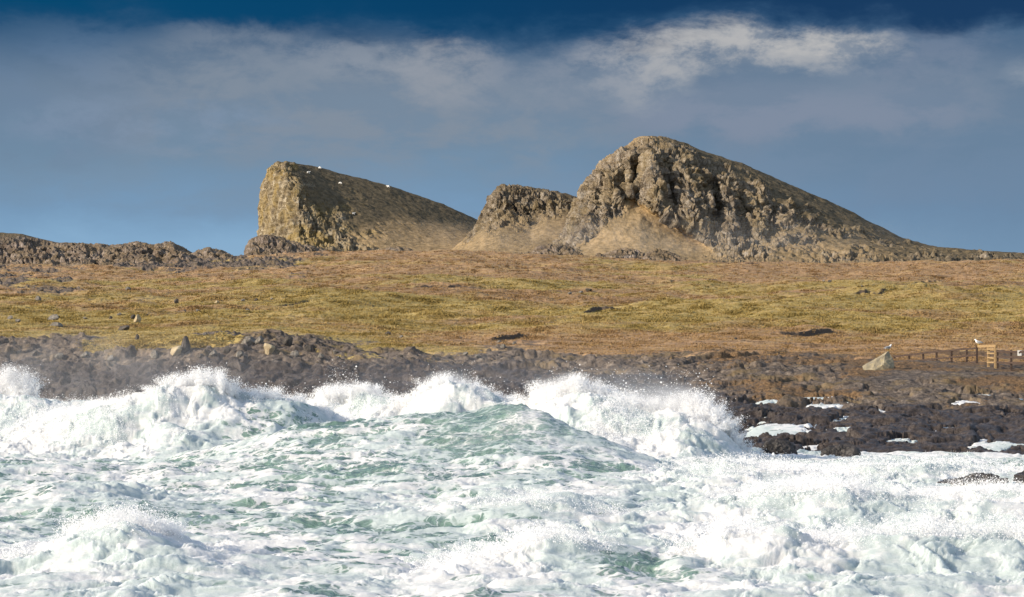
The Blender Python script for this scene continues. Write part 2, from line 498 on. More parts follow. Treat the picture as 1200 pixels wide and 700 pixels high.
def sea_material():
    m, t = new_mat("surf_water_and_foam")
    pos = t.n('ShaderNodeNewGeometry').outputs['Position']
    foam = t.attr('foam')
    wpos = t.n('ShaderNodeVectorMath', {0: pos, 1: t.n('ShaderNodeVectorMath', {0: t.n('ShaderNodeTexNoise', {
        'Vector': pos, 'Scale': 0.9, 'Detail': 4}).outputs[1], 'Scale': 1.6}, operation='SCALE').outputs[0]}, operation='ADD').outputs[0]
    flat = t.n('ShaderNodeMapping', {0: wpos, 3: (0.8, 0.45, 0.8)}).outputs[0]
    n = t.noise(flat, 0.9, 8, 0.68)
    v = t.n('ShaderNodeTexVoronoi', {'Vector': flat, 'Scale': 1.6, 'Randomness': 1.0}, feature='DISTANCE_TO_EDGE').outputs[0]
    v2 = t.n('ShaderNodeTexVoronoi', {'Vector': flat, 'Scale': 4.5, 'Randomness': 1.0}, feature='DISTANCE_TO_EDGE').outputs[0]
    lace = t.math('ADD', t.smooth(v, 0.22, 0.0), t.math('MULTIPLY', t.smooth(v2, 0.16, 0.0), 0.7))
    k = t.math('ADD', t.math('ADD', foam, t.math('MULTIPLY', t.math('SUBTRACT', n, 0.5), 1.3)),
               t.math('MULTIPLY', t.math('SUBTRACT', lace, 0.45), 0.36))
    k = t.n('ShaderNodeMix', {0: t.math('MULTIPLY', t.attr('calm'), 0.6), 2: k, 3: foam}).outputs[0]
    ff = t.math('ADD', t.math('MULTIPLY', t.smooth(k, 0.22, 0.60), 0.26), t.math('MULTIPLY', t.smooth(k, 0.40, 0.66), 0.74))
    fine = t.noise(pos, 5.0, 6, 0.7)
    fine2 = t.noise(pos, 16.0, 3, 0.7)
    water = t.ramp(t.noise(pos, 0.25, 3, 0.5), [(0.35, (0.115, 0.20, 0.16)), (0.6, (0.175, 0.275, 0.22)), (0.8, (0.23, 0.33, 0.26))])
    hb = t.math('ADD', t.math('MULTIPLY', fine, 0.16), t.math('MULTIPLY', fine2, 0.05))
    bf = t.n('ShaderNodeBump', {'Strength': 0.5, 'Distance': 0.4, 'Height': hb}).outputs[0]
    rip = t.noise(flat, 4.0, 5, 0.6)
    bw = t.n('ShaderNodeBump', {'Strength': 0.6, 'Distance': 0.25, 'Height': rip}).outputs[0]
    wsh = t.n('ShaderNodeBsdfPrincipled', {'Base Color': water, 'Roughness': 0.1, 'IOR': 1.33, 'Normal': bw})
    milk = t.smooth(t.noise(flat, 0.55, 6, 0.62), 0.42, 0.62)
    tint = t.mix(t.smooth(t.math('ADD', t.math('MULTIPLY', fine, 0.5), t.math('MULTIPLY', milk, 0.5)), 0.25, 0.7), (0.44, 0.505, 0.49), (0.665, 0.665, 0.645))
    fsh = t.n('ShaderNodeBsdfPrincipled', {'Base Color': tint, 'Roughness': 0.9, 'Specular IOR Level': 0.1, 'Normal': bf,
                                                'Subsurface Weight': 1.0, 'Subsurface Radius': (1.0, 1.0, 1.0), 'Subsurface Scale': 0.30})
    mx = t.n('ShaderNodeMixShader', {0: ff, 1: wsh.outputs[0], 2: fsh.outputs[0]})
    t.n('ShaderNodeOutputMaterial', {0: mx.outputs[0]})
    return m


def spray_material():
    m, t = new_mat("white_spray")
    d = t.n('ShaderNodeBsdfDiffuse', {'Color': (0.97, 0.97, 0.97, 1)})
    tr = t.n('ShaderNodeBsdfTranslucent', {'Color': (0.97, 0.97, 0.97, 1)})
    mx = t.n('ShaderNodeMixShader', {0: 0.35, 1: d.outputs[0], 2: tr.outputs[0]})
    t.n('ShaderNodeOutputMaterial', {0: mx.outputs[0]})
    return m


def stone_material(name, lo, hi, lichen, wet=False):
    m, t = new_mat(name)
    pos = t.n('ShaderNodeTexCoord').outputs['Object']
    a = t.noise(pos, 1.3, 6, 0.65)
    b = t.noise(pos, 6.0, 5, 0.65)
    col = t.mix(t.smooth(a, 0.35, 0.65), lo, hi)
    col = t.mix(t.math('MULTIPLY', t.smooth(b, 0.52, 0.66), 0.55), col, lichen)
    bp = t.n('ShaderNodeBump', {'Strength': 0.7, 'Distance': 0.15, 'Height': t.math('ADD', a, t.math('MULTIPLY', b, 0.4))}).outputs[0]
    finish(t, col, 0.45 if wet else 0.9, bp, 0.4 if wet else 0.2)
    return m


def wood_material(name, lo, hi):
    m, t = new_mat(name)
    pos = t.n('ShaderNodeTexCoord').outputs['Object']
    st = t.n('ShaderNodeMapping', {0: pos, 3: (2, 9, 9)}).outputs[0]
    a = t.noise(st, 2.0, 5, 0.6)
    col = t.mix(t.smooth(a, 0.35, 0.65), lo, hi)
    bp = t.n('ShaderNodeBump', {'Strength': 0.4, 'Distance': 0.02, 'Height': a}).outputs[0]
    finish(t, col, 0.85, bp, 0.2)
    return m


def plain_material(name, a, b, rough=0.8, scale=12):
    m, t = new_mat(name)
    pos = t.n('ShaderNodeTexCoord').outputs['Object']
    n = t.noise(pos, scale, 4, 0.6)
    finish(t, t.mix(t.smooth(n, 0.35, 0.65), a, b), rough, None, 0.25)
    return m


M_HILL = hill_material('crag_and_heather', 1.2, (1, 0.97, 0.93), 0.32, 0.6)
M_HILL_DARK = hill_material('brown_crag_and_heather', 1.0, (1, 0.96, 0.9), 0.35, 0.7)
M_HILL_GOLD = hill_material('lichened_crag_and_heather', 1.35, (1.04, 1.0, 0.86), 0.6, 0.5)
M_HILL_GREY = hill_material('purple_grey_crag', 1.05, (1.0, 0.93, 0.95), 0.2, 0.5)
M_LAND = land_material()
M_SEA = sea_material()
M_SPRAY = spray_material()
M_STONE = stone_material("grey_stone", (0.11, 0.10, 0.092), (0.27, 0.25, 0.225), (0.33, 0.26, 0.12))
M_SUNLITSTONE = stone_material("sunlit_lichened_stone", (0.20, 0.175, 0.13), (0.36, 0.31, 0.21), (0.40, 0.31, 0.14))  # grey boulder: sunlight on its left face put into the lighter tan, plus lichen
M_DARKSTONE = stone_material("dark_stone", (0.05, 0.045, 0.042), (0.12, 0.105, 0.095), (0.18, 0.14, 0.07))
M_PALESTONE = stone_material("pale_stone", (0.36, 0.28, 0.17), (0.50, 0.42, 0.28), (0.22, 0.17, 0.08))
M_WETSTONE = stone_material("wet_black_stone", (0.018, 0.016, 0.015), (0.06, 0.052, 0.048), (0.11, 0.095, 0.08), True)
M_OLDWOOD = wood_material("weathered_wood", (0.045, 0.030, 0.025), (0.10, 0.07, 0.055))
M_SUNLITWOOD = wood_material("sunlit_wood", (0.26, 0.17, 0.085), (0.44, 0.31, 0.16))  # low sun on the gate panel is put into this brighter, yellower wood colour
M_WOOL = plain_material("white_wool", (0.78, 0.76, 0.70), (0.88, 0.87, 0.83), 0.95)
M_SKIN = plain_material("pale_sheep_face", (0.55, 0.5, 0.44), (0.7, 0.66, 0.6), 0.8)
M_GULLW = plain_material("white_feathers", (0.80, 0.80, 0.78), (0.88, 0.88, 0.87), 0.7)
M_GULLG = plain_material("grey_feathers", (0.22, 0.23, 0.25), (0.32, 0.33, 0.35), 0.7)
M_BILL = plain_material("yellow_bill", (0.6, 0.42, 0.06), (0.7, 0.5, 0.1), 0.5)
M_SIGN = plain_material("white_board", (0.74, 0.72, 0.66), (0.82, 0.80, 0.75), 0.6)
M_SIGNMARK = plain_material("dark_mark", (0.05, 0.045, 0.04), (0.09, 0.08, 0.07), 0.6)


# ------------------------------------------------------------------ hills
def build_hill(name, cols, pxs, segs, mat, amp=1.0, feats=None, dark_fn=None, label=None, cat=None, kind='structure', cell=5.0, k_smooth=3):
    PX, ROW, D, RK = skin(cols, pxs, segs, k_smooth)
    if feats is not None:
        ROW, D, RK = feats(PX, ROW, D, RK)
    X, Y, Z = to_world(PX, ROW, D)
    N = grid_normals(X, Y, Z)
    if N[len(N) // 3, N.shape[1] // 2, 1] > 0:
        N = -N
    # crags: big ribs, blocky cells, small chips; elongated upwards
    tilt = X * 0.25
    rib = fbm3(X / 11, Y / 11, (Z + tilt) / 26, 4, 0.5, mode=1)
    wx = X + .8 * pn3(X / 6, Y / 6, Z / 6); wz = Z + .8 * pn3(X / 6 + 9, Y / 6, Z / 6)
    sl = wz + 0.45 * wx                                # beds slope down to the right
    fa, ja = facets3((wx - .22 * wz) / (cell * .75), Y / cell, sl / (cell * 2.6), 0.9)
    fb, jb = facets3((wx - .22 * wz) / (cell * .24), Y / (cell * .4) + 3.3, sl / (cell * 1.25), 0.8)
    fc, jc = facets3(wx / (cell * .11) + 1.7, Y / (cell * .17), sl / (cell * .36), 0.8)
    chip = fbm3(X / 1.6, Y / 1.6, Z / 2.2, 4, 0.6)
    lumps = fbm3(X / 14, Y / 14, Z / 14, 4, 0.5)
    joint = fbm3((X + Y * .5) / 5, Y / 9, (Z + tilt) / 19, 3, 0.5, mode=1)
    strat = fbm3(X / 30, Y / 30, (Z + X * .35 + 2 * lumps) / 4.5, 3, 0.5)
    crag = (rib * 2.0 + fa * 2.6 * (cell / 6) + fb * 1.0 * (cell / 6) + fc * 0.38 * (cell / 6) + chip * 0.35 - 1.0 * sstep(.14, 0, ja) - .4 * sstep(.12, 0, jb)
            - 3.0 * sstep(0.45, 0.85, joint) + 0.9 * strat)
    bed = (wz + 0.42 * wx + 2.5 * lumps + 1.2 * chip) / 5.2
    bed2 = (wz + 0.36 * wx + 1.5 * lumps + .6 * chip) / 1.9 + 3.1
    led = fbm3(X / 16, Y / 16, Z / 16, 2) + .35
    crag = crag + np.clip(led, 0, 1) * (1.5 * (sstep(0, .86, bed % 1.0) * sstep(1, .9, bed % 1.0) - .5) + 0.5 * (sstep(0, .84, bed2 % 1.0) * sstep(1, .88, bed2 % 1.0) - .5))
    crag = 0.8 * crag + 0.2 * smooth1(smooth1(crag.T.copy(), 1).T.copy(), 1)
    crag = crag * np.clip(0.55 + 0.09 * (ROW - ROW[np.argmin(ROW, 0), np.arange(ROW.shape[1])][None, :]), 0.55, 1)
    rr = np.clip(RK + 0.55 * fbm3(X / 9, Y / 9, Z / 9, 3) * (RK > 0.04), 0, 1)
    m = sstep(0.25, 0.75, rr)
    disp = amp * (m * crag + (1 - m) * (lumps * 1.1 + chip * 0.30 + 0.5 * fbm3(X / 4, Y / 4, Z / 4, 3)))
    fade = np.ones(PX.shape[0]); fade[:3] = 0
    disp = disp * fade[:, None]
    X = X + N[..., 0] * disp; Y = Y + N[..., 1] * disp; Z = Z + N[..., 2] * disp
    dark = dark_fn(PX, ROW) if dark_fn is not None else np.zeros_like(PX)
    o = grid_object(name, X, Y, Z, mat, {'rock': rr, 'dark': dark})
    tag(o, label, cat, None, kind)
    return o


def poly_interp(pts, x):
    return np.interp(x, [p[0] for p in pts], [p[1] for p in pts])


# --- left hill: sunlit cliff at its left end, long dark slope to the right
LH = [  # px, cliff base row, d ; mid ; top ; ridge
    (302.5, (303, 1112, .8), (300, 1130, .8), (298, 1138, .8), (297, 1143, .8), (296, 1150, .6)),
    (304.0, (303, 1108, .8), (290, 1130, 1), (275, 1138, 1), (262, 1143, 1), (255, 1150, .8)),
    (306.5, (303, 1104, .8), (285, 1127, 1), (262, 1135, 1), (234, 1141, 1), (226, 1148, .8)),
    (312, (303, 1094, .8), (283, 1118, 1), (250, 1127, 1), (217, 1134, 1), (208, 1143, .7)),
    (318, (303, 1086, .8), (282, 1110, 1), (247, 1120, 1), (206, 1128, 1), (195, 1140, .6)),
    (325, (303, 1076, .8), (282, 1102, 1), (245, 1112, 1), (203, 1121, 1), (190, 1136, .5)),
    (335, (303, 1064, .8), (284, 1092, 1), (246, 1104, 1), (205, 1113, .95), (189, 1134, .4)),
    (350, (303, 1052, .7), (287, 1080, 1), (252, 1094, .85), (215, 1108, .6), (192, 1138, .25)),
    (375, (303, 1046, .6), (288, 1078, .85), (256, 1098, .6), (224, 1116, .35), (197, 1146, .15)),
    (400, (303, 1046, .5), (289, 1078, .7), (259, 1100, .5), (230, 1122, .3), (204, 1150, .1)),
    (430, (303, 1046, .4), (290, 1078, .5), (263, 1102, .4), (238, 1126, .25), (211, 1156, .1)),
    (460, (303, 1046, .2), (290, 1080, .25), (268, 1106, .3), (246, 1130, .22), (219, 1160, .1)),
    (490, (303, 1046, .1), (290, 1084, .1), (272, 1112, .12), (253, 1136, .15), (229, 1164, .1)),
    (520, (303, 1050, 0), (289, 1090, 0), (275, 1120, .05), (260, 1144, .1), (240, 1168, .1)),
    (545, (303, 1054, 0), (287, 1100, 0), (277, 1128, 0), (266, 1150, .05), (251, 1170, .1)),
    (562, (303, 1058, 0), (286, 1104, 0), (279, 1132, 0), (271, 1154, .05), (259, 1172, .1)),
    (600, (303, 1064, 0), (291, 1110, 0), (285, 1136, 0), (279, 1156, 0), (270, 1174, 0)),
    (660, (305, 1070, 0), (299, 1116, 0), (295, 1140, 0), (292, 1158, 0), (288, 1176, 0)),
]
cols = [(c[0], list(c[1:]) + [(c[5][0] + 10, c[5][1] + 30, .2), (c[5][0] + 50, c[5][1] + 90, .2), (315, c[5][1] + 150, .2)]) for c in LH]


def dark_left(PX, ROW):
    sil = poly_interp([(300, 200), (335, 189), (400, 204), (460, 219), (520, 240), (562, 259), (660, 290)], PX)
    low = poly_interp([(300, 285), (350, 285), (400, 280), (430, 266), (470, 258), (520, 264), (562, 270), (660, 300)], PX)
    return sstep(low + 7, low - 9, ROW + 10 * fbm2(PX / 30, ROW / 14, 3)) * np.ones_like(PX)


pxs = np.concatenate([np.linspace(302.5, 310, 46, endpoint=False), np.linspace(310, 400, 230, endpoint=False), np.linspace(400, 660, 330)])
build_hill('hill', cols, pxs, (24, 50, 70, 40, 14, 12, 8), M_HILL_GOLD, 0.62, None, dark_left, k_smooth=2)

# --- middle hill
MH = [  # px, apron mid row/d, cliff base row/d, cliff top row/d, ridge row/d, rock
    (522, 303, 299, 298, 297, .1), (532, 299, 295, 293, 291, .3), (545, 295, 288, 284, 280, .5), (556, 290, 277, 272, 268, .7),
    (563, 288, 268, 261, 256, .8), (568, 286, 262, 250, 242, .95), (574, 285, 258, 240, 233, 1), (580, 284, 255, 230, 223, 1),
    (586, 283, 252, 224, 217, 1), (600, 283, 251, 226, 216.5, 1), (612, 284, 254, 228, 218, .95), (622, 284, 258, 232, 219, .9),
    (640, 283, 246, 234, 223, .8), (660, 283, 244, 238, 227, .7), (677, 284, 248, 242, 232, .6), (700, 288, 262, 255, 246, .4),
    (740, 298, 285, 280, 275, .2), (770, 304, 298, 296, 294, .1)]
cols = [(p, [(306, 985, 0.05), (a, 1012, 0.05), (b, 1050, r * .75), ((b + c) / 2, 1054, r), (c, 1060, r), (s, 1074, r * .6),
             (s + 14, 1110, .2), (s + 50, 1160, .2), (318, 1200, 0)]) for p, a, b, c, s, r in MH]


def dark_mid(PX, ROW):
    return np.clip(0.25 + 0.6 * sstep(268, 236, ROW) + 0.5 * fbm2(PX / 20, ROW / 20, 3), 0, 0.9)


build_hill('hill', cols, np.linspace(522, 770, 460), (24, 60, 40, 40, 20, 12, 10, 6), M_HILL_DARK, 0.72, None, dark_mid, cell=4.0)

# --- right hill
RS = [(590, 303), (615, 299), (630, 296), (645, 290), (655, 281), (662, 272), (668, 260), (672, 248), (676, 240), (682, 227), (686, 216), (692, 208),
      (698, 202), (702, 196), (705, 191), (712, 187), (722, 181), (730, 175), (736, 170), (742, 165), (750, 162), (760, 160.5), (775, 161),
      (790, 164), (805, 168.5), (820, 176), (845, 184), (870, 192), (890, 200), (910, 209), (930, 218), (950, 227.5), (970, 236),
      (985, 243), (1000, 250), (1020, 261), (1040, 270), (1060, 279), (1080, 286), (1100, 290), (1140, 293), (1175, 295.5), (1200, 297.5), (1300, 302), (1420, 308)]
cols = []
for p, s in RS:
    top = s + np.interp(p, [660, 700, 760, 800, 850, 1000, 1100], [4, 8, 18, 20, 26, 14, 2])
    base = np.interp(p, [590, 650, 700, 760, 830, 900, 1000, 1100, 1300], [303, 298, 284, 285, 284, 285, 288, 296, 305])
    top = min(top, base - 1.0)
    rock = np.interp(p, [600, 640, 680, 880, 920, 960, 1050, 1150], [.6, .9, 1, .95, .75, .5, .42, .35])
    rtop = np.interp(p, [640, 690, 740, 800, 900], [.9, .8, .5, .3, .15])
    dd = np.interp(p, [590, 680, 750, 900, 1100, 1420], [25, 5, 0, 5, 20, 30])
    cols.append((p, [(311, 880 + dd, .35), (303 if base < 300 else base + 4, 905 + dd, .55), (base, 925 + dd, rock * .8),
                     (base * .67 + top * .33, 936 + dd, rock), (base * .33 + top * .67, 948 + dd, rock),
                     (top, 958 + dd, rock * .85), (s, 984 + dd, rtop), (s + 12, 1020 + dd, .2), (s + 55, 1080 + dd, .2), (325, 1150 + dd, 0)]))


def g(PX, ROW, cx, cr, wx, wr, lean=0.0):
    return np.exp(-((PX - cx - lean * (ROW - cr)) / wx) ** 2 - ((ROW - cr) / wr) ** 4)


def feats_right(PX, ROW, D, RK):
    wob = 3 * fbm2(PX / 12, ROW / 18, 3)
    P = PX + wob
    D = D + 12 * g(P, ROW, 747, 205, 8, 34, -.05) + 7 * g(P, ROW, 730, 215, 6, 24)
    D = D + 8 * g(P, ROW, 786, 212, 5, 30, .12) + 9 * g(P, ROW, 838, 240, 6, 32, .1) + 9 * g(P, ROW, 872, 250, 6, 30, .12)
    D = D + 5 * g(P, ROW, 705, 225, 5, 25, -.2) + 5 * g(P, ROW, 905, 262, 7, 22, .2)
    D = D - 5 * g(P, ROW, 768, 215, 8, 34, .1) - 5 * g(P, ROW, 812, 235, 11, 32, .1) - 4 * g(P, ROW, 855, 245, 8, 30, .1)
    # grass bay under the diagonal overhang
    edge = 236 + (P - 752) * 0.62              # lower lip of the rock, falling to the right
    bay = sstep(0, 8, ROW - edge) * sstep(700, 745, P + (ROW - 250) * .9) * sstep(850, 815, P) * sstep(312, 296, ROW)
    D = D + 9 * bay * sstep(60, 0, ROW - edge)
    RK = RK * (1 - 0.95 * bay)
    rib = g(P, ROW, 770, 285, 60, 9)
    RK = np.clip(RK - 0.25 * rib, 0, 1)
    # mixed heather and slabs right of the crags
    mixed = sstep(830, 960, PX)
    RK = RK * (1 - 0.55 * mixed * sstep(0.0, 0.5, fbm2(PX / 26 + ROW / 30, ROW / 12, 4) + 0.30 + (255 - ROW) / 90))
    return ROW, D, RK


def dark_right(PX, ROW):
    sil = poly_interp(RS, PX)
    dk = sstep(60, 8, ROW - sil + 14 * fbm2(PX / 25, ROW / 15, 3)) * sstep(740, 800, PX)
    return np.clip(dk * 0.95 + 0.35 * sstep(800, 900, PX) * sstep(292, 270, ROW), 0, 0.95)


pxs = np.concatenate([np.linspace(590, 900, 760, endpoint=False), np.linspace(900, 1420, 480)])
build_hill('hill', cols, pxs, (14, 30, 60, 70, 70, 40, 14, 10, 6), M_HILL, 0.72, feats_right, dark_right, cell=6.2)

# --- low craggy ridge on the left
LS = [(-220, 262), (-60, 268), (0, 273.5), (25, 274), (45, 279), (70, 285), (100, 285), (118, 287.5), (135, 289), (148, 287), (160, 284.5), (170, 286),
      (180, 288.5), (186, 286), (193, 284), (202, 284.5), (215, 291), (226, 297), (233, 294), (246, 292), (256, 294.5), (266, 297), (274, 301), (280, 303), (300, 308)]
cols = []
for p, s in LS:
    lip = s + np.interp(p, [0, 40, 80, 300], [13, 9, 4, 2])
    rk = np.interp(p, [-200, 0, 60, 300], [.9, .95, 1, 1])
    lip = min(lip, 309)
    cols.append((p, [(322, 745, .1), (313, 770, .3), (309.5, 782, .8), ((309.5 + lip) / 2, 788, rk), (lip, 795, rk), (s, 812, np.interp(p, [0, 70, 150], [.1, .4, .8])),
                     (s + 8, 850, .3), (s + 30, 900, .2), (325, 940, 0)]))


def dark_ridge(PX, ROW):
    return np.clip(0.8 * sstep(80, 30, PX) * sstep(300, 288, ROW) + 0.3, 0, 1)


build_hill('hill', cols, np.linspace(-220, 300, 760), (12, 14, 34, 34, 14, 10, 6, 4), M_HILL_GREY, 0.42, None, dark_ridge, cell=3.6)


# --- detached outcrops in front of the hills
def outcrop(name, sil, base, d0, depth, label, amp=0.4, cell=2.6):
    cols = []
    for p, s in sil:
        cols.append((p, [(base + 6, d0 - 6, .8), (base, d0, 1), ((base + s) / 2, d0 + depth * .25, 1), (s + .3 * (base - s) * .3, d0 + depth * .45, 1),
                         (s, d0 + depth * .6, .8), (s + 5, d0 + depth, .7), (base + 14, d0 + depth * 1.3, .5)]))
    build_hill(name, cols, np.linspace(sil[0][0], sil[-1][0], int((sil[-1][0] - sil[0][0]) * 2.4)), (6, 16, 16, 10, 6, 6), M_HILL_GREY, amp,
               None, lambda PX, ROW: np.full_like(PX, 0.4), label, 'rock outcrop', 'thing', cell, 1)


outcrop('rock_outcrop', [(284, 306), (287, 300), (290, 288), (293, 282), (300, 278.5), (312, 276.5), (326, 278), (345, 284), (362, 288.5), (380, 292.5), (392, 298), (400, 305)], 302, 850, 30,
        'long grey rock outcrop at the foot of the sunlit cliff')
outcrop('rock_outcrop', [(438, 305), (446, 294), (456, 290.5), (468, 289), (480, 292), (494, 299), (500, 305)], 301, 860, 18,
        'low dark rock hump under the grassy slope of the left hill', 0.3, 2.0)
outcrop('rock_outcrop', [(618, 304), (623, 295), (632, 289.5), (645, 286.5), (658, 287), (668, 291), (680, 297), (688, 304)], 301, 850, 22,
        'rounded grey rock hump at the left foot of the tallest hill', 0.4, 2.4)
outcrop('rock_outcrop', [(690, 306), (702, 298), (718, 295), (735, 291), (744, 292.5), (752, 296), (762, 300), (768, 306)], 303, 845, 20,
        'broken grey crag below the grass bay of the tallest hill', 0.45, 2.2)
outcrop('rock_outcrop', [(752, 309), (758, 297), (768, 292), (780, 293.5), (788, 297), (796, 301), (803, 309)], 304, 838, 16,
        'small round topped knoll at the edge of the brown moor', 0.35, 2.2)

# ------------------------------------------------------------------ meadow and shore: one sheet of land
# px, knots (row, d, rock): sea bed, waterline, foot of bank, bank top, meadow..., crest, behind
TL = [
    (-260, (640, 120, 1), (512, 166, 1), (450, 172, 1), (408, 184, .9), (388, 215, .2), (360, 320, .1), (338, 470, .2), (322, 640, .2), (316, 740, .1), (326, 900, 0)),
    (0, (640, 120, 1), (512, 166, 1), (450, 172, 1), (406, 182, .9), (388, 212, .1), (362, 310, .1), (340, 460, .25), (322, 640, .3), (314, 740, .2), (324, 900, 0)),
    (70, (640, 118, 1), (514, 163, 1), (452, 170, 1), (408, 180, .9), (386, 212, .1), (362, 310, .1), (340, 460, .3), (322, 640, .3), (313, 740, .3), (324, 900, 0)),
    (130, (640, 118, 1), (514, 163, 1), (455, 168, 1), (405, 178, .35), (386, 210, .05), (362, 310, .1), (340, 460, .15), (322, 640, .1), (312, 740, .3), (324, 900, 0)),
    (220, (640, 116, 1), (516, 160, 1), (455, 166, 1), (402, 176, .8), (386, 208, .1), (360, 310, .05), (338, 460, .1), (322, 640, .1), (310, 740, .3), (324, 900, 0)),
    (320, (640, 114, 1), (518, 156, 1), (460, 163, 1), (404, 175, .9), (386, 208, .1), (360, 310, .05), (336, 460, .05), (318, 640, .15), (302, 740, .35), (324, 900, 0)),
    (420, (640, 112, 1), (520, 153, 1), (462, 160, 1), (418, 174, .85), (392, 206, .15), (362, 310, .05), (336, 460, .02), (314, 640, .1), (297, 740, .15), (324, 900, 0)),
    (520, (640, 110, 1), (522, 150, 1), (464, 157, 1), (424, 172, .85), (396, 206, .2), (364, 310, .02), (336, 460, .02), (312, 640, .02), (294.5, 740, .02), (324, 900, 0)),
    (640, (640, 108, 1), (526, 144, 1), (468, 152, 1), (428, 170, .8), (398, 206, .1), (366, 310, .02), (338, 460, .02), (315, 640, .02), (299, 740, .02), (324, 900, 0)),
    (760, (640, 106, 1), (532, 134, 1), (474, 146, 1), (428, 168, .8), (400, 206, .05), (368, 310, .02), (340, 460, .06), (320, 640, .02), (307, 740, .02), (326, 900, 0)),
    (860, (640, 104, 1), (538, 124, 1), (485, 139, 1), (432, 165, .85), (400, 206, .05), (368, 310, .02), (342, 460, .02), (322, 640, .02), (310, 740, .05), (326, 900, 0)),
    (1000, (640, 100, 1), (542, 121, 1), (488, 136, 1), (432, 163, .85), (402, 206, .05), (370, 310, .02), (342, 460, .02), (322, 640, .02), (309, 740, .02), (326, 900, 0)),
    (1120, (640, 98, 1), (545, 119, 1), (488, 135, 1), (434, 162, .8), (404, 206, .02), (372, 310, .02), (342, 460, .02), (322, 640, .02), (308, 740, .02), (326, 900, 0)),
    (1240, (640, 96, 1), (545, 118, 1), (488, 134, 1), (434, 162, .8), (404, 206, .02), (372, 310, .02), (342, 460, .02), (322, 640, .02), (307, 740, .02), (326, 900, 0)),
    (1460, (640, 96, 1), (545, 118, 1), (488, 134, 1), (434, 162, .8), (404, 206, .02), (372, 310, .02), (342, 460, .02), (322, 640, .02), (307, 740, .02), (326, 900, 0)),
]
LAND_PX = np.concatenate([np.linspace(-1400, -120, 130, endpoint=False), np.linspace(-120, 1320, 1330, endpoint=False), np.linspace(1320, 2600, 131)])
PX, ROW, D, RK = skin([(c[0], list(c[1:])) for c in TL], LAND_PX, (20, 150, 200, 200, 260, 200, 150, 110, 12), 20)
X, Y, Z = to_world(PX, ROW, D)
LAND_BASE = (D.copy(), Z.copy())
w1 = fbm2(X / 14, Y / 14, 4)
RK = np.clip(RK + (0.85 * fbm2(X / 10 + 4, Y / 16, 4) - 0.05) * (RK > 0.03) * np.where(RK > .6, .25, 1) + 1.1 * fbm2(X / 7 + .04 * Y, Y / 11, 4) * np.exp(-((ROW - 418) / 14) ** 2), 0, 1)
ledges = np.exp(-((ROW - 312) / 9) ** 2) * sstep(90, 150, PX) * sstep(400, 320, PX) + 0.9 * np.exp(-((PX + 10) / 70) ** 2 - ((ROW - 335) / 22) ** 2) + .6 * np.exp(-((PX - 800) / 200) ** 2 - ((ROW - 309) / 3) ** 2)
RK = np.clip(RK + ledges * (0.42 + 0.9 * fbm2(X / 12, Y / 30, 4)), 0, 1)
m = sstep(0.3, 0.7, RK)
rib = fbm2(X / 6, Y / 4 + X / 20, 5, 0.55, mode=1)


def lumps2(x, y):
    """rounded stones lying side by side"""
    d1, d2, val = worley3(x, y, np.zeros_like(x))
    return np.sqrt(np.clip(0.36 - d1 * d1, 0, 1)) * (0.35 + 0.9 * val)


wX, wY = X + .5 * fbm2(X / 1.5, Y / 1.5, 3), Y + .5 * fbm2(X / 1.5 + 9, Y / 1.5, 3)
chip = fbm2(X / .7, Y / .7, 4, 0.6)
strata = fbm2((X * .35 + Y) / 2.2 + .4 * fbm2(X / 5, Y / 5, 2), X / 14, 4, 0.55, mode=1)
f1, j1 = facets3(wX / 2.6, wY / 2.2, np.zeros_like(X) + .3, 0.9)
f2, j2 = facets3(wX / 1.0, wY / 0.9, np.zeros_like(X) + .3, 0.8)
shore_h = (0.30 * rib + 0.30 * f1 + 0.15 * f2 - .10 * sstep(.15, 0, j1) + 0.26 * lumps2(wX / 1.1, wY / 1.1) + 0.16 * lumps2(wX / .5, wY / .5)
           + 0.14 * chip + 0.45 * fbm2(X / 16, Y / 9, 3) + 0.30 * strata - 0.40)
shore_h = 0.5 * shore_h + 0.5 * smooth1(smooth1(shore_h, 1).T.copy(), 1).T
shore_h *= np.interp(PX, [300, 800, 1000], [.95, 0.8, .62]) * (1 - 0.6 * sstep(960, 1040, PX) * sstep(148, 158, D))
tuss = np.clip(fbm2(X / 1.3, Y / 1.5, 3, .55), -.2, 1)
und = (2.0 * fbm2(X / 45, Y / 60, 4) * sstep(190, 330, D) * np.interp(D, [550, 720], [1, .5]) + 1.25 * fbm2(X / 13, Y / 17, 4) * sstep(165, 260, D) * (1 - .5 * sstep(960, 1040, PX) * sstep(260, 200, D))
       + (0.10 + 0.28 * tuss * (0.6 + fbm2(X / 14, Y / 20, 2))) * np.interp(D, [150, 180, 320, 700], [.3, .8, 1, 1.6]))
Zl = Z + m * shore_h * np.interp(D, [100, 180, 300, 740], [1, 1, 1.3, 3.2]) + und
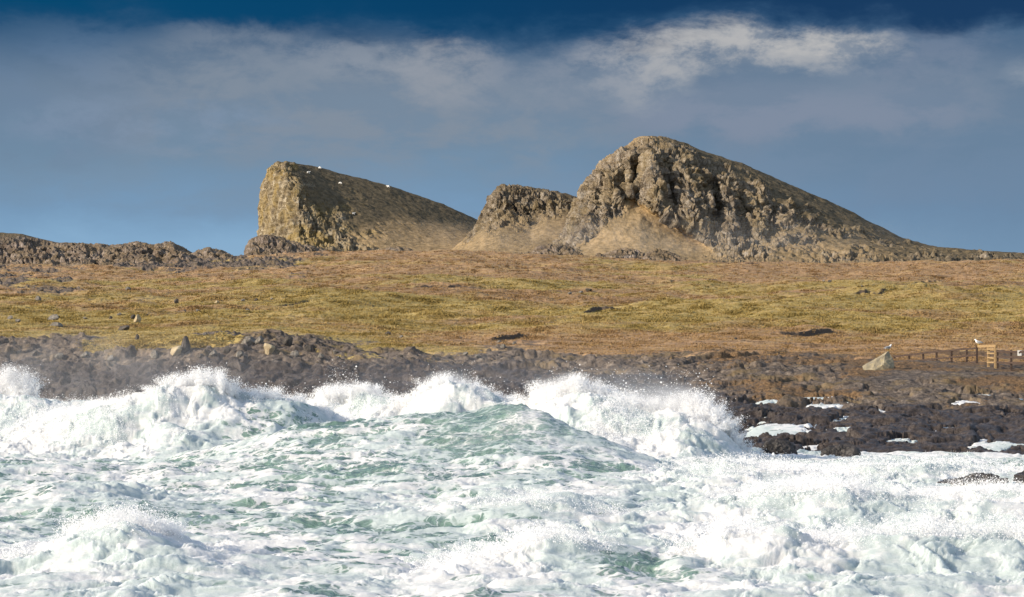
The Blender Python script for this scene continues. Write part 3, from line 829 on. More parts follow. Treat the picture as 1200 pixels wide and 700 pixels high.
# peat banks and scars: small steps facing the sea
SCARS = ((860, 62, 178, .55), (945, 45, 226, .5), (590, 36, 205, .4), (700, 60, 300, .5), (1010, 100, 420, .5), (330, 70, 330, .4),
         (520, 100, 440, .4), (820, 90, 520, .5), (1120, 70, 540, .5))
SC = np.zeros_like(D)
for cx, hx, cd, up in SCARS:
    u_ = (PX - cx) / hx
    e_ = D - cd * (1 + 0.03 * u_ + 0.035 * fbm2(X / 6 + cx, Y * 0 + cd, 4))
    k_ = np.clip(1 - u_ * u_, 0, 1) ** .7 * sstep(-.35, .25, fbm2(X / 9 + cx, Y * 0, 3) + .1)
    Zl = Zl + up * k_ * sstep(-.25, .35, e_) * np.exp(-np.clip(e_, 0, None) / (cd * .05))
    SC = np.maximum(SC, k_ * np.exp(-((e_ - .05) / (.25 + cd * .0006)) ** 2))
POOLS = ((890, 145.5, 26, 1.6), (955, 146.0, 36, 1.8), (968, 142.5, 28, 1.4), (895, 133, 66, 2.8), (1005, 131.5, 26, 1.4), (1130, 142.5, 20, 1.2), (1180, 136, 12, 1.0),
         (1000, 145, 10, .8), (1060, 127, 20, 1.4), (950, 126, 22, 1.2), (1165, 125, 30, 1.6), (1080, 136, 14, 1.0), (1195, 144, 14, 1), (860, 150, 16, 1), (920, 138, 16, .9), (1030, 139, 12, .8), (880, 139.5, 14, .9), (1110, 131, 16, .9), (985, 136, 10, .7), (1150, 147, 12, .8))


def pool_mask(px, d, X_, Y_):
    p = px + 46 * fbm2(X_ / 1.8, Y_ / 1.8, 5, .68); q = d + 2.6 * fbm2(X_ / 1.8 + 7, Y_ / 1.8, 5, .68)
    p = p + 16 * fbm2(X_ / .55, Y_ / .55, 3, .6); q = q + 1.0 * fbm2(X_ / .55 + 3, Y_ / .55, 3, .6)
    mk = np.zeros_like(px)
    for cx, cd, hx, hd in POOLS:
        mk = np.maximum(mk, sstep(1.25, 0.75, np.sqrt(((p - cx) / hx) ** 2 + ((q - cd) / hd) ** 2)))
    return mk


PM = pool_mask(PX, D, X, Y)
Zl = Zl * (1 - PM) + (np.minimum(Zl, Z) - 0.25) * PM
hgt_img = ROW + 5 * w1
wet = np.interp(PX, [0, 300, 600, 800, 900, 1200], [424, 428, 432, 446, 476, 480])
wet = sstep(-14, 14, hgt_img - wet + 12 * fbm2(X / 7, Y / 7, 3))
SPUR = np.exp(-((ROW - (412 - .055 * (PX - 90))) / 7) ** 2) * sstep(70, 120, PX) * sstep(320, 250, PX)
RK = RK * (1 - .9 * sstep(.3, .7, SPUR))
tan = np.clip(0.5 + 0.9 * fbm2(X / 50, Y / 90, 4) + np.interp(ROW + 9 * fbm2(X / 40, Y / 70, 3) + (PX - 600) * .012, [300, 325, 345, 365, 385, 400, 425], [.38, .30, 0, -.30, -.2, .15, .12])
              + np.interp(PX, [0, 700, 1200], [-.05, 0, .15]), 0, 1)
rust = sstep(500, 455, ROW) * sstep(700, 900, PX) * np.clip(0.36 + fbm2(X / 6, Y / 6, 3), 0, 1) + 0.25 * sstep(440, 415, ROW)
grid_object('ground', X, Y, Zl, M_LAND, {'rock': RK, 'wet': wet, 'tan': tan, 'rust': rust, 'scar': SC})['kind'] = 'structure'

LZ_D, LZ_Z = D, Zl

# tussocks of grass over the meadow, where it shows
rimg = YH - (Zl - H) * F / D
vis = np.minimum.accumulate(rimg, 0)                      # what the land nearer by leaves in view
gw = np.zeros_like(D)
gw[:-1] = np.clip(vis[:-1] - vis[1:], 0, 2.0)
gw *= (1 - .95 * sstep(.2, .5, SC)) * sstep(0.42, 0.28, RK) * sstep(160, 172, D) * sstep(800, 760, D)
cum = np.cumsum(gw.ravel()); NG = 170000
ii = np.clip(np.searchsorted(cum, rng.random(NG) * cum[-1]), 0, gw.size - 1)
gp = np.stack([X.ravel()[ii], Y.ravel()[ii], Zl.ravel()[ii]], 1) + np.concatenate([rng.normal(size=(NG, 2)) * 0.25, np.zeros((NG, 1))], 1)
clump = fbm2(gp[:, 0] / 3.0, gp[:, 1] / 5.0, 3)
gh = (0.05 + 0.07 * rng.random(NG) + 0.20 * np.clip(clump, -.2, 1)) * np.interp(gp[:, 1], [160, 220, 300, 750], [.35, .6, .9, 1.4])
gh = np.clip(gh, 0.02, 0.4)
NB = 4
ang = rng.random((NG, NB)) * 2 * np.pi
wid = (gh[:, None] + .05) * (0.4 + 0.5 * rng.random((NG, NB)))
leanv = rng.normal(size=(NG, NB, 2)) * 0.45 * gh[:, None, None] + np.array([0.18, 0]) * gh[:, None, None]
cen = gp[:, None, :] + np.concatenate([rng.normal(size=(NG, NB, 2)) * 0.9 * (gh[:, None, None] + .05), np.zeros((NG, NB, 1))], 2)
dx = np.stack([np.cos(ang), np.sin(ang), np.zeros_like(ang)], -1) * wid[..., None]
tip = cen + np.concatenate([leanv, (gh[:, None] * (0.7 + 0.5 * rng.random((NG, NB))))[..., None]], 2)
low = np.array([0, 0, 0.03])
gv = np.stack([cen - dx - low, cen + dx - low, tip], 2).reshape(-1, 3).astype(np.float32)
me = bpy.data.meshes.new('grass')
nt = len(gv) // 3
me.vertices.add(len(gv)); me.vertices.foreach_set('co', gv.ravel())
me.loops.add(nt * 3); me.loops.foreach_set('vertex_index', np.arange(nt * 3, dtype=np.int32))
me.polygons.add(nt); me.polygons.foreach_set('loop_start', np.arange(0, nt * 3, 3, dtype=np.int32))
me.update(calc_edges=True)
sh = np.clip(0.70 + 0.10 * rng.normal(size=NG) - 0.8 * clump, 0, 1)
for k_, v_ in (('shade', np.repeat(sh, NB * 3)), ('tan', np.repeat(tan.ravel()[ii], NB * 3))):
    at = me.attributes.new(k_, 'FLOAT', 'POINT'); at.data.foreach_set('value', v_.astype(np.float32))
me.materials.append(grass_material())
go = bpy.data.objects.new('grass', me)
COL.objects.link(go)
tag(go, 'rough tussock grass and heath covering the moor', 'grass', None, 'stuff')


def land_z(px, d):
    j = int(np.clip(np.searchsorted(LAND_PX, px), 1, len(LAND_PX) - 1))
    return float(np.interp(d, LZ_D[:, j], LZ_Z[:, j]))


def land_d(px, row):
    """nearest distance at which the land shows at this photo pixel"""
    j = int(np.clip(np.searchsorted(LAND_PX, px), 1, len(LAND_PX) - 1))
    r = YH - (LZ_Z[:, j] - H) * F / LZ_D[:, j]
    ok = np.where((r <= row) & (LZ_D[:, j] > 120))[0]
    return float(LZ_D[ok[0], j]) if len(ok) else 700.0


# a wide floor under everything so that the land goes on to the sides and behind the hills
gx = np.linspace(-2500, 2500, 60); gy = np.concatenate([np.linspace(905, 3000, 30)])
GX, GY = np.meshgrid(gx, gy)
grid_object('ground', GX, GY, 26 + 5 * fbm2(GX / 200, GY / 200, 3) - (GY - 905) * 0.008, M_LAND,
            {'rock': np.full_like(GX, .1), 'wet': 0 * GX, 'tan': np.full_like(GX, .6), 'rust': 0 * GX, 'scar': 0 * GX})['kind'] = 'structure'

# ------------------------------------------------------------------ the sea
sea_px = np.concatenate([np.linspace(-1400, -120, 150, endpoint=False), np.linspace(-120, 1320, 1330, endpoint=False), np.linspace(1320, 2600, 151)])
NU = len(sea_px)
dd = [34.0]
while dd[-1] < 172:
    dd.append(dd[-1] + 0.055 + 0.0009 * dd[-1])
sea_d = np.array(dd)
PX, D = np.meshgrid(sea_px, sea_d)
X = (PX - 600) / F * D
Y = D.copy()
# irregular crests
wpx = PX + 26 * fbm2(X / 6, Y / 7, 3) + 10 * fbm2(X / 1.6, Y / 1.6, 3)
wd = D + 2.2 * fbm2(X / 8 + 5, Y / 8, 3) + 0.6 * fbm2(X / 1.8, Y / 1.8 + 3, 3)


def crest(rows, ds):
    """photo crest line -> crest height by px (np.interp tables)"""
    p = [r[0] for r in rows]
    d = np.interp(p, [q[0] for q in ds], [q[1] for q in ds])
    z = [H - (r[1] - YH) * dd_ / F for r, dd_ in zip(rows, d)]
    return p, z, d


WAVES = []   # (px, z, d, w_front, w_back, foaminess by px)


def add_wave(rows, ds, wf, wb, foam, sharp=1.7):
    p, z, d = crest(rows, ds)
    WAVES.append((p, z, d, wf, wb, foam, sharp))


# far white line of surf along the rocks
add_wave([(-240, 472), (0, 466), (40, 468), (90, 474), (150, 472), (230, 470), (320, 472), (420, 474), (520, 476), (640, 486), (760, 505), (860, 528), (1000, 545), (1440, 548)],
         [(-240, 150), (400, 146), (800, 128), (1000, 115), (1440, 112)], 7, 10, [(-240, 1), (1440, 1)])
# left breaker
add_wave([(-60, 520), (20, 508), (60, 494), (110, 480), (150, 470), (200, 460), (240, 456), (280, 464), (330, 472), (380, 486), (440, 508), (520, 530)],
         [(-60, 122), (200, 120), (520, 124)], 4.5, 9, [(-60, 1), (60, 1), (200, .9), (330, .72), (440, .6)])
# breakers behind the swell
add_wave([(330, 520), (360, 474), (400, 464), (430, 462), (470, 474), (500, 462), (530, 450), (560, 458), (600, 474), (640, 500)],
         [(330, 134), (640, 128)], 4, 7, [(330, 1), (640, 1)])
# burst on the right
add_wave([(600, 520), (630, 476), (660, 464), (690, 460), (720, 468), (760, 482), (790, 480), (810, 488), (830, 500), (850, 518), (880, 540)],
         [(600, 116), (880, 112)], 5, 6, [(600, 1), (880, 1)])
# the smooth green swell
add_wave([(160, 560), (260, 530), (350, 506), (430, 495), (490, 491), (550, 485), (588, 478), (606, 477), (640, 487), (670, 500), (700, 515), (740, 533), (780, 550), (830, 570)],
         [(160, 104), (560, 102), (620, 100), (780, 90), (830, 88)], 15, 5, [(160, .45), (400, .40), (560, .30), (620, .62), (720, .58), (800, .9)], 1.15)
# whitewater in front, right
add_wave([(560, 600), (640, 578), (720, 570), (800, 556), (880, 548), (960, 550), (1040, 552), (1120, 552), (1200, 556), (1440, 556)],
         [(560, 78), (1440, 80)], 6, 8, [(560, .8), (760, 1), (1440, 1)])
add_wave([(380, 640), (520, 606), (600, 596), (660, 592), (740, 604), (820, 596), (900, 578), (980, 572), (1060, 586), (1140, 578), (1440, 580)],
         [(380, 60), (1440, 62)], 4, 5, [(380, .6), (560, .9), (700, .8), (900, 1), (1440, 1)])
add_wave([(440, 690), (560, 660), (640, 640), (700, 652), (760, 668), (840, 640), (920, 628), (1000, 640), (1080, 628), (1440, 634)],
         [(440, 48), (1440, 49)], 2.6, 4, [(440, .8), (640, 1), (760, .5), (860, 1), (1440, 1)])
# front left
add_wave([(-240, 640), (-40, 660), (40, 648), (100, 628), (150, 618), (200, 634), (260, 660), (340, 676), (440, 690)],
         [(-240, 50), (440, 48)], 2.6, 4, [(-240, 1), (160, 1), (300, .8), (440, .7)])
add_wave([(-240, 590), (0, 586), (60, 574), (140, 580), (220, 592), (320, 590), (420, 596), (520, 604)],
         [(-240, 70), (520, 72)], 4, 5, [(-240, .5), (100, .55), (520, .5)])
add_wave([(-240, 556), (0, 552), (100, 556), (200, 550), (300, 556), (400, 560), (520, 566)],
         [(-240, 90), (520, 90)], 4, 5, [(-240, .4), (520, .45)])

acc = np.zeros_like(PX)
foam = np.full_like(PX, 0.42)
fw = np.full_like(PX, 0.05)
turb_w = np.zeros_like(PX)
for p, z, d, wf, wb, fo, shp in WAVES:
    zc = np.interp(wpx, p, np.maximum(np.array(z), 0.0), left=0 if p[0] > -100 else None, right=0 if p[-1] < 1300 else None)
    s = wd - np.interp(wpx, p, d)
    pr = np.where(s < 0, np.exp(-(np.abs(s) / wf) ** shp), np.exp(-(np.abs(s) / wb) ** (shp + .3)))
    h = zc * pr
    acc += h ** 3
    f = np.interp(wpx, [q[0] for q in fo], [q[1] for q in fo])
    wgt = (h + 1e-4) ** 2 * 1.5
    foam = foam + f * wgt
    fw = fw + wgt
base_f = 0.42 * 0.05
foam = (foam - 0.42 + base_f) / (fw)
swell = acc ** (1 / 3)
# the sea between: streaks and patches of foam
patch = fbm2(X / 5, Y / 11, 5, 0.55)
foam = foam + 0.75 * patch * (1 - 0.55 * sstep(0.75, 1.0, foam))
foam += 0.25 * sstep(600, 900, PX) * sstep(100, 70, D) + 0.12 * sstep(60, 45, D)
foam = foam - 0.16 * np.exp(-((PX - 470) / 120) ** 2 - ((D - 92) / 7) ** 2)
foam = foam - 0.55 * np.exp(-((PX - 745) / 70) ** 2 - ((D - 47) / 2.5) ** 2)
foam = np.clip(foam, 0, 1.15)
wl = fbm2(X / 4.5 + .3 * pn2(X / 2, Y / 2), Y / 2.6, 4, 0.55, mode=1)
open_w = 1 - sstep(0.7, 1.0, foam)
swl = np.exp(-((wpx - 610) / 130) ** 4 - ((D - 96) / 9) ** 4)          # the clean flank of the swell
foam = np.clip(foam + open_w * (0.55 * (wl - 0.12) * (1 - .6 * swl) - 0.10), 0, 1.15)
foam = foam * (1 - swl) + swl * (0.36 + 0.17 * sstep(596, 640, wpx) + 0.20 * fbm2((X + Y * .3) / 5, Y / 2.0 - X * .15, 4, .6))
white = sstep(0.55, 0.95, foam)
chop = 0.20 * fbm2(X / 3.4, Y / 3.0, 5, 0.58, mode=1) + 0.10 * fbm2(X / 7, Y / 8, 3)
bil = fbm2(X / 1.5 + .5 * pn2(X, Y), Y / 1.6, 6, 0.62, mode=2)
bil2 = fbm2(X / 3.5, Y / 3.5, 3, 0.5)
chop = chop + open_w * 0.26 * (wl - .1) * (1 - .75 * swl)
turb = white * (0.17 * bil + 0.20 * bil2 + 0.04 * fbm2(X / .35, Y / .4, 3, .6)) * np.interp(D, [40, 60, 120], [1.1, 1.15, 1.5])
Zs = swell + chop * (1 - 0.5 * white) + turb
calm = np.exp(-((PX - 690) / 75) ** 2 - ((D - 97) / 8) ** 4)                # glassy back of the swell
Zs = Zs - calm * turb * 0.8
# among the right-hand rocks the water lies in the hollows
bd, bz = LAND_BASE
jj = np.clip(np.searchsorted(LAND_PX, sea_px), 0, len(LAND_PX) - 1)
LZ = np.stack([np.interp(sea_d, bd[:, j], bz[:, j]) for j in jj], 1)
pool = LZ - 1.2 + 1.12 * pool_mask(PX, D, X, Y) + 0.05 * fbm2(X, Y, 3)
right = sstep(820, 900, PX) * sstep(150, 147, D) * sstep(108, 116, D)
Zs = np.where(right > 0, np.where(LZ > 0.0, Zs * (1 - right) + np.maximum(pool, 0.05) * right, Zs), Zs)
foam = np.maximum(foam, right * np.clip(0.78 + 0.5 * fbm2(X / 1.2, Y / 1.2, 4), .3, 1))
far = sstep(150, 165, D)
Zs = Zs * (1 - far) + far * np.minimum(Zs, 0.3)
# lumps lean over a little
ox = white * 0.25 * fbm2(X / 1.3 + 40, Y / 1.3, 3); oy = white * 0.30 * fbm2(X / 1.3, Y / 1.3 + 60, 3)
SX, SY = X + ox, Y + oy
tag(grid_object('sea', SX, SY, Zs, M_SEA, {'foam': foam, 'calm': swl}), kind='structure')
# still water out to the sides and behind the camera
gx = np.linspace(-900, 900, 80); gy = np.linspace(-300, 36, 40)
GX, GY = np.meshgrid(gx, gy)
grid_object('sea', GX, GY, -0.25 + 0.2 * fbm2(GX / 12, GY / 12, 3), M_SEA, {'foam': 0.4 + 0.4 * fbm2(GX / 20, GY / 20, 3), 'calm': 0 * GX})['kind'] = 'structure'

# ------------------------------------------------------------------ spray: many small drops
TET = np.array([(1, 1, 1), (-1, -1, 1), (-1, 1, -1), (1, -1, -1)], np.float32) / math.sqrt(3)
ROTS = []
for i in range(24):
    q = rng.normal(size=4); q /= np.linalg.norm(q)
    w_, x_, y_, z_ = q
    R = np.array([[1 - 2 * (y_ * y_ + z_ * z_), 2 * (x_ * y_ - z_ * w_), 2 * (x_ * z_ + y_ * w_)],
                  [2 * (x_ * y_ + z_ * w_), 1 - 2 * (x_ * x_ + z_ * z_), 2 * (y_ * z_ - x_ * w_)],
                  [2 * (x_ * z_ - y_ * w_), 2 * (y_ * z_ + x_ * w_), 1 - 2 * (x_ * x_ + y_ * y_)]])
    ROTS.append(TET @ R.T.astype(np.float32))
ROTS = np.array(ROTS, np.float32)


def drops_object(name, P, r, label):
    n = len(P)
    v = (P[:, None, :] + r[:, None, None] * ROTS[rng.integers(0, 24, n)]).reshape(-1, 3).astype(np.float32)
    fidx = np.array([(0, 1, 2), (0, 3, 1), (0, 2, 3), (1, 3, 2)], np.int32)
    q = (np.arange(n, dtype=np.int32)[:, None, None] * 4 + fidx[None]).reshape(-1, 3)
    me = bpy.data.meshes.new(name)
    me.vertices.add(len(v)); me.vertices.foreach_set('co', v.ravel())
    me.loops.add(q.size); me.loops.foreach_set('vertex_index', q.ravel())
    me.polygons.add(len(q)); me.polygons.foreach_set('loop_start', np.arange(0, q.size, 3, dtype=np.int32))
    me.polygons.foreach_set('use_smooth', np.full(len(q), False))
    me.update(calc_edges=True)
    me.materials.append(M_SPRAY)
    o = bpy.data.objects.new(name, me)
    COL.objects.link(o)
    tag(o, label, 'spray', None, 'stuff')
    return o


def sea_z(px, d):
    i = np.clip(np.searchsorted(sea_d, d), 0, len(sea_d) - 1); j = np.clip(np.searchsorted(sea_px, px), 0, NU - 1)
    return Zs[i, j]


# (a) froth thrown up from the white water
slope = np.abs(np.gradient(Zs, axis=0)) + np.abs(np.gradient(Zs, axis=1))
wgt = sstep(0.92, 1.08, foam) * sstep(0.5, 1.2, swell) * (0.15 + sstep(0.1, 0.9, bil * .5 + .5)) * (D / 100) ** 0.3
wgt[:, (sea_px < -60) | (sea_px > 1260)] = 0
wgt[(right > 0.1)] = 0
wgt *= 1 - .9 * calm
wgt = wgt.ravel() / wgt.sum()
N1 = 420000
ii = np.searchsorted(np.cumsum(wgt), rng.random(N1))
ii = np.clip(ii, 0, wgt.size - 1)
lift = np.minimum(rng.exponential(1.0, N1), 2.6) ** 1.2 * np.interp(D.ravel()[ii], [45, 130], [0.055, 0.13]) - 0.02
P = np.stack([SX.ravel()[ii], SY.ravel()[ii], Zs.ravel()[ii] + lift], 1) + rng.normal(size=(N1, 3)) * 0.05
r = np.interp(P[:, 1], [45, 130], [0.0065, 0.012]) * np.exp(rng.normal(size=N1) * 0.45)
froth = (P, r)

# (b) plumes: jets of drops thrown up and falling
PL = []   # px, d, base row, top row, half width px, drops, jets


def plume(px, d, row_top, half, n, jets, lean=0.0, dense=1.0):
    n = int(n * 2.4); jets = int(jets * 1.6)
    x0, y0 = (px - 600) / F * d, d
    z0 = float(sea_z(np.array([px]), np.array([d]))[0]) - 0.5
    zt = H - (row_top - YH) * d / F
    hgt = max(zt - z0, 0.4)
    hw = half * d / F
    k = rng.integers(0, jets, n)
    jx = np.clip(rng.normal(size=jets) * 0.5, -1.2, 1.2)
    jy = rng.normal(size=jets) * 0.35
    jh = (0.45 + 0.55 * rng.random(jets)) * (1 - 0.35 * np.minimum(np.abs(jx), 1) ** 2)
    js = rng.normal(size=jets) * 0.5 + lean
    t = rng.beta(1.3, 1.5, n)
    s = 0.035 + 0.15 * t
    X_ = x0 + hw * (jx[k] + js[k] * t * 0.6) + rng.normal(size=n) * hw * s * 0.8
    Y_ = y0 + hw * jy[k] + rng.normal(size=n) * hw * s
    Z_ = z0 + hgt * jh[k] * (1 - (1 - t) ** 1.7) + rng.normal(size=n) * hgt * s * 0.45
    R_ = max(0.0135 * (d / 125), 0.0075) * np.exp(rng.normal(size=n) * 0.55) * (1.15 - 0.55 * t)
    PL.append((np.stack([X_, Y_, Z_], 1), R_))


for args in (
        (215, 121, 436, 26, 12000, 26), (242, 121, 430, 30, 16000, 30, .2), (190, 121, 452, 30, 9000, 20), (262, 121, 448, 22, 7000, 16),
        (310, 122, 452, 34, 11000, 26), (130, 121, 466, 40, 8000, 20), (90, 121, 476, 40, 6000, 20), (345, 124, 462, 30, 7000, 18),
        (400, 133, 450, 26, 10000, 22), (430, 133, 447, 24, 10000, 22), (470, 131, 462, 24, 6000, 18), (500, 131, 452, 20, 8000, 18),
        (522, 131, 436, 24, 14000, 30), (548, 131, 444, 22, 9000, 20), (575, 130, 458, 26, 8000, 20), (610, 126, 462, 26, 7000, 20),
        (640, 116, 446, 30, 16000, 30), (680, 115, 438, 30, 18000, 34), (660, 115, 452, 34, 12000, 26), (705, 115, 450, 30, 14000, 26), (740, 114, 462, 34, 14000, 28),
        (780, 114, 464, 30, 13000, 26), (808, 113, 456, 28, 15000, 30), (830, 113, 466, 22, 10000, 22, .3), (842, 112, 488, 20, 9000, 20, .3), (818, 112, 470, 30, 10000, 24, .2), (860, 112, 508, 22, 6000, 16, .4), (760, 112, 490, 60, 14000, 40),
        (8, 152, 428, 28, 14000, 24, .4), (28, 152, 434, 16, 6000, 14, .5), (-40, 152, 430, 40, 10000, 24),
        (150, 50, 590, 50, 26000, 70, -.1), (170, 51, 604, 40, 12000, 40, .3), (125, 50, 606, 44, 9000, 40, -.5), (40, 49, 632, 60, 12000, 50), (230, 49, 640, 50, 6000, 40),
        (620, 60, 572, 60, 9000, 50), (560, 61, 586, 40, 5000, 30), (640, 48.5, 612, 60, 13000, 60), (720, 60, 590, 40, 5000, 30),
        (860, 49, 600, 60, 15000, 60), (930, 61, 558, 60, 9000, 50), (1000, 61, 552, 60, 9000, 50), (1080, 62, 566, 50, 7000, 40), (1150, 61, 556, 60, 9000, 50),
        (1000, 49, 606, 70, 14000, 60), (1090, 49, 596, 60, 14000, 60), (1180, 49, 598, 60, 14000, 60), (560, 48.5, 634, 60, 9000, 50), (320, 48.5, 658, 60, 8000, 50), (760, 79, 556, 50, 5000, 40)):
    plume(*args)
# (c) lone drops flung high
def flung(px0, px1, d, row0, row1, n):
    px = rng.uniform(px0, px1, n); t = rng.beta(1.0, 2.6, n)
    row = row0 + (row1 - row0) * t + 4 * rng.normal(size=n)
    dj = d + rng.normal(size=n) * 2
    x_, y_, z_ = to_world(px, row, dj)
    PL.append((np.stack([x_, y_, z_], 1), 0.014 * np.exp(rng.normal(size=n) * 0.5)))


for a in ((640, 840, 114, 470, 424, 1500), (380, 420, 133, 455, 420, 300), (500, 560, 131, 450, 424, 350), (200, 270, 121, 450, 424, 350), (300, 600, 132, 465, 440, 700)):
    flung(*a)
P = np.concatenate([froth[0]] + [p for p, _ in PL]); r = np.concatenate([froth[1]] + [q for _, q in PL])
drops_object('sea_spray', P, r, 'white sea spray thrown up by the breaking waves')


# ------------------------------------------------------------------ drifting mist of spray
def mist(name, px, d, z, half_px, half_d, half_z, density, label):
    m = bpy.data.materials.new(name)
    m.use_nodes = True
    t = NT(m.node_tree)
    oc = t.n('ShaderNodeTexCoord').outputs['Object']
    r_ = t.n('ShaderNodeVectorMath', {0: oc}, operation='LENGTH').outputs['Value']
    pos = t.n('ShaderNodeNewGeometry').outputs['Position']
    n_ = t.noise(pos, 1.2 / half_z, 3, 0.6)
    den = t.math('MULTIPLY', t.math('MULTIPLY', t.smooth(r_, 1.0, 0.15), t.smooth(n_, 0.30, 0.70)), density)
    v = t.n('ShaderNodeVolumeScatter', {'Color': (0.97, 0.97, 0.98, 1), 'Density': den, 'Anisotropy': 0.2})
    t.n('ShaderNodeOutputMaterial', {1: v.outputs[0]})
    bm_ = bmesh.new()
    bmesh.ops.create_icosphere(bm_, subdivisions=3, radius=1.0)
    me = bpy.data.meshes.new(name)
    bm_.to_mesh(me); bm_.free()
    me.materials.append(m)
    o = bpy.data.objects.new(name, me)
    COL.objects.link(o)
    o.location = ((px - 600) / F * d, d, z)
    o.scale = (half_px * d / F, half_d, half_z)
    tag(o, label, 'mist', None, 'stuff')


mist('mist', 120, 160, 3.6, 330, 10, 3.2, 0.035, 'pale spray mist drifting over the dark rocks')
mist('mist', 560, 156, 3.2, 330, 9, 2.4, 0.03, 'thin spray mist behind the middle breakers')
mist('mist', 740, 120, 2.0, 140, 5, 2.2, 0.22, 'dense spray mist round the tall burst of surf')
for i, (px, d, row, hp, hd, hr, den) in enumerate(((225, 121, 452, 50, 1.6, 22, .8), (130, 121, 478, 70, 1.6, 16, .5), (410, 133, 458, 45, 1.6, 16, .7), (525, 131, 450, 42, 1.6, 20, .8),
                                                  (665, 115, 456, 55, 1.6, 26, .8), (790, 113.5, 472, 62, 1.6, 28, .8), (12, 152, 443, 38, 1.6, 20, .8), (150, 50, 622, 60, .9, 30, .8),
                                                  (930, 61, 566, 120, 1.2, 16, .3), (640, 60, 588, 80, 1.0, 18, .3), (1010, 49, 626, 160, .9, 20, .3))):
    mist('mist', px, d, H - (row - YH) * d / F, hp, hd, hr * d / F, den, 'soft veil of fine spray ' + ('over the highest left breaker', 'along the low left surf', 'over the breaker left of the swell', 'over the breaker just behind the swell',
         'over the left part of the tall burst', 'over the right part of the tall burst', 'at the far left edge against the rocks', 'over the front left mound of foam',
         'over the right foreground whitewater', 'over the middle foreground whitewater', 'along the bottom right whitewater')[i])
mist('mist', 760, 870, 46, 420, 24, 9, 0.007, 'faint low mist along the feet of the hills')

# ------------------------------------------------------------------ stones, fence, sheep, birds
def mesh_object(name, bm, mat, parent=None, smooth=False):
    me = bpy.data.meshes.new(name)
    bm.to_mesh(me); bm.free()
    for p in me.polygons:
        p.use_smooth = smooth
    me.materials.append(mat)
    o = bpy.data.objects.new(name, me)
    COL.objects.link(o)
    if parent:
        o.parent = parent
    return o


def rock_bm(seed, planes=14, sub=4, rough=0.06):
    """a boulder: sphere cut back by random planes, then chipped"""
    rr = np.random.default_rng(seed)
    bm = bmesh.new()
    bmesh.ops.create_icosphere(bm, subdivisions=sub, radius=1.0)
    nn = rr.normal(size=(planes, 3)); nn /= np.linalg.norm(nn, axis=1)[:, None]
    hh = rr.uniform(0.55, 0.95, planes)
    V = np.array([v.co for v in bm.verts]); V /= np.linalg.norm(V, axis=1)[:, None]
    dt = V @ nn.T
    rad = np.where(dt > 0.05, hh / np.maximum(dt, 0.05), 9).min(1)
    rad = np.minimum(rad, 1.05)
    P = V * rad[:, None]
    P = P + V * (rough * fbm3(V[:, 0] * 2.2 + seed, V[:, 1] * 2.2, V[:, 2] * 2.2, 4, .6))[:, None]
    for v, c in zip(bm.verts, P):
        v.co = c
    return bm


ROCKS = {}


def stone(name, px, row, w, h, mat, label, cat='stone', group=None, seed=0, d=None, sink=0.3, rot=None, lean=0.0):
    """w, h: size in photo pixels; row: where its foot meets the ground"""
    if d is None:
        d = land_d(px, row)
    z = land_z(px, d)
    key = (seed % 7, mat.name)
    if key not in ROCKS:
        o = mesh_object(name, rock_bm(40 + seed % 7), mat)
        ROCKS[key] = o
    else:
        o = ROCKS[key].copy()
        COL.objects.link(o)
        o.name = name
        for k in ('label', 'category', 'group'):
            if k in o:
                del o[k]
    sx = w * d / F / 2; sz = h * d / F / (1 - sink) / 2 * 1.05
    o.scale = (sx, max(sx * 0.8, sz * 0.8), sz)
    o.rotation_euler = (0, lean, rot if rot is not None else random.Random(seed).uniform(-.5, .5))
    o.location = ((px - 600) / F * d, d, z + sz * (1 - 2 * sink))
    return tag(o, label, cat, group)


G_MEADOW = 'small stones scattered over the meadow'
stone('stone', 161, 378, 8, 9, M_PALESTONE, 'pale upright stone standing in the meadow above the dark flat rock', seed=1)
stone('stone', 156, 374, 7, 5, M_DARKSTONE, 'small dark stone just behind the pale upright stone', seed=2)
stone('stone', 145, 387, 18, 6, M_DARKSTONE, 'long flat dark rock in the grass below the pale upright stone', seed=3)
stone('stone', 63, 375, 17, 6, M_STONE, 'flat grey rock in the left meadow, upper of two close together', seed=4)
stone('stone', 67, 383, 18, 5, M_STONE, 'flat grey rock in the left meadow, lower of two close together', seed=5)
stone('stone', 161, 398, 6, 6, M_DARKSTONE, 'small dark stone on the tan grass spur above the surf', seed=6)
stone('stone', 254, 356, 6, 3.4, M_PALESTONE, 'bright whitish stone lying flat in the brown left meadow', seed=8)
stone('stone', 207, 356, 6, 5, M_DARKSTONE, 'round brown stone beside the bright whitish one', seed=9)
for i, (px, row, w, h) in enumerate([(130, 374, 5, 3), (100, 375, 6, 3), (140, 370, 7, 3), (172, 371, 5, 2.5), (20, 378, 9, 4), (12, 374, 8, 4), (217, 366, 4, 3),
                                     (290, 365, 7, 3), (232, 367, 6, 3), (300, 353, 5, 3), (285, 354, 6, 3), (318, 352, 5, 2.5), (48, 341, 8, 4), (45, 353, 9, 5), (150, 341, 8, 4),
                                     (690, 342, 10, 4), (680, 344, 8, 3), (668, 345, 6, 2.5), (972, 331, 6, 3), (965, 331, 4, 3), (1010, 337, 3, 2),
                                     (862, 398, 5, 2.5), (540, 397, 4, 2.5), (585, 402, 6, 3), (455, 393, 8, 4), (470, 396, 6, 3), (240, 393, 7, 3)]):
    stone('stone', px, row, w, h, M_STONE if i % 3 else M_DARKSTONE, 'small dull stone lying in the meadow grass', group=G_MEADOW, seed=20 + i)
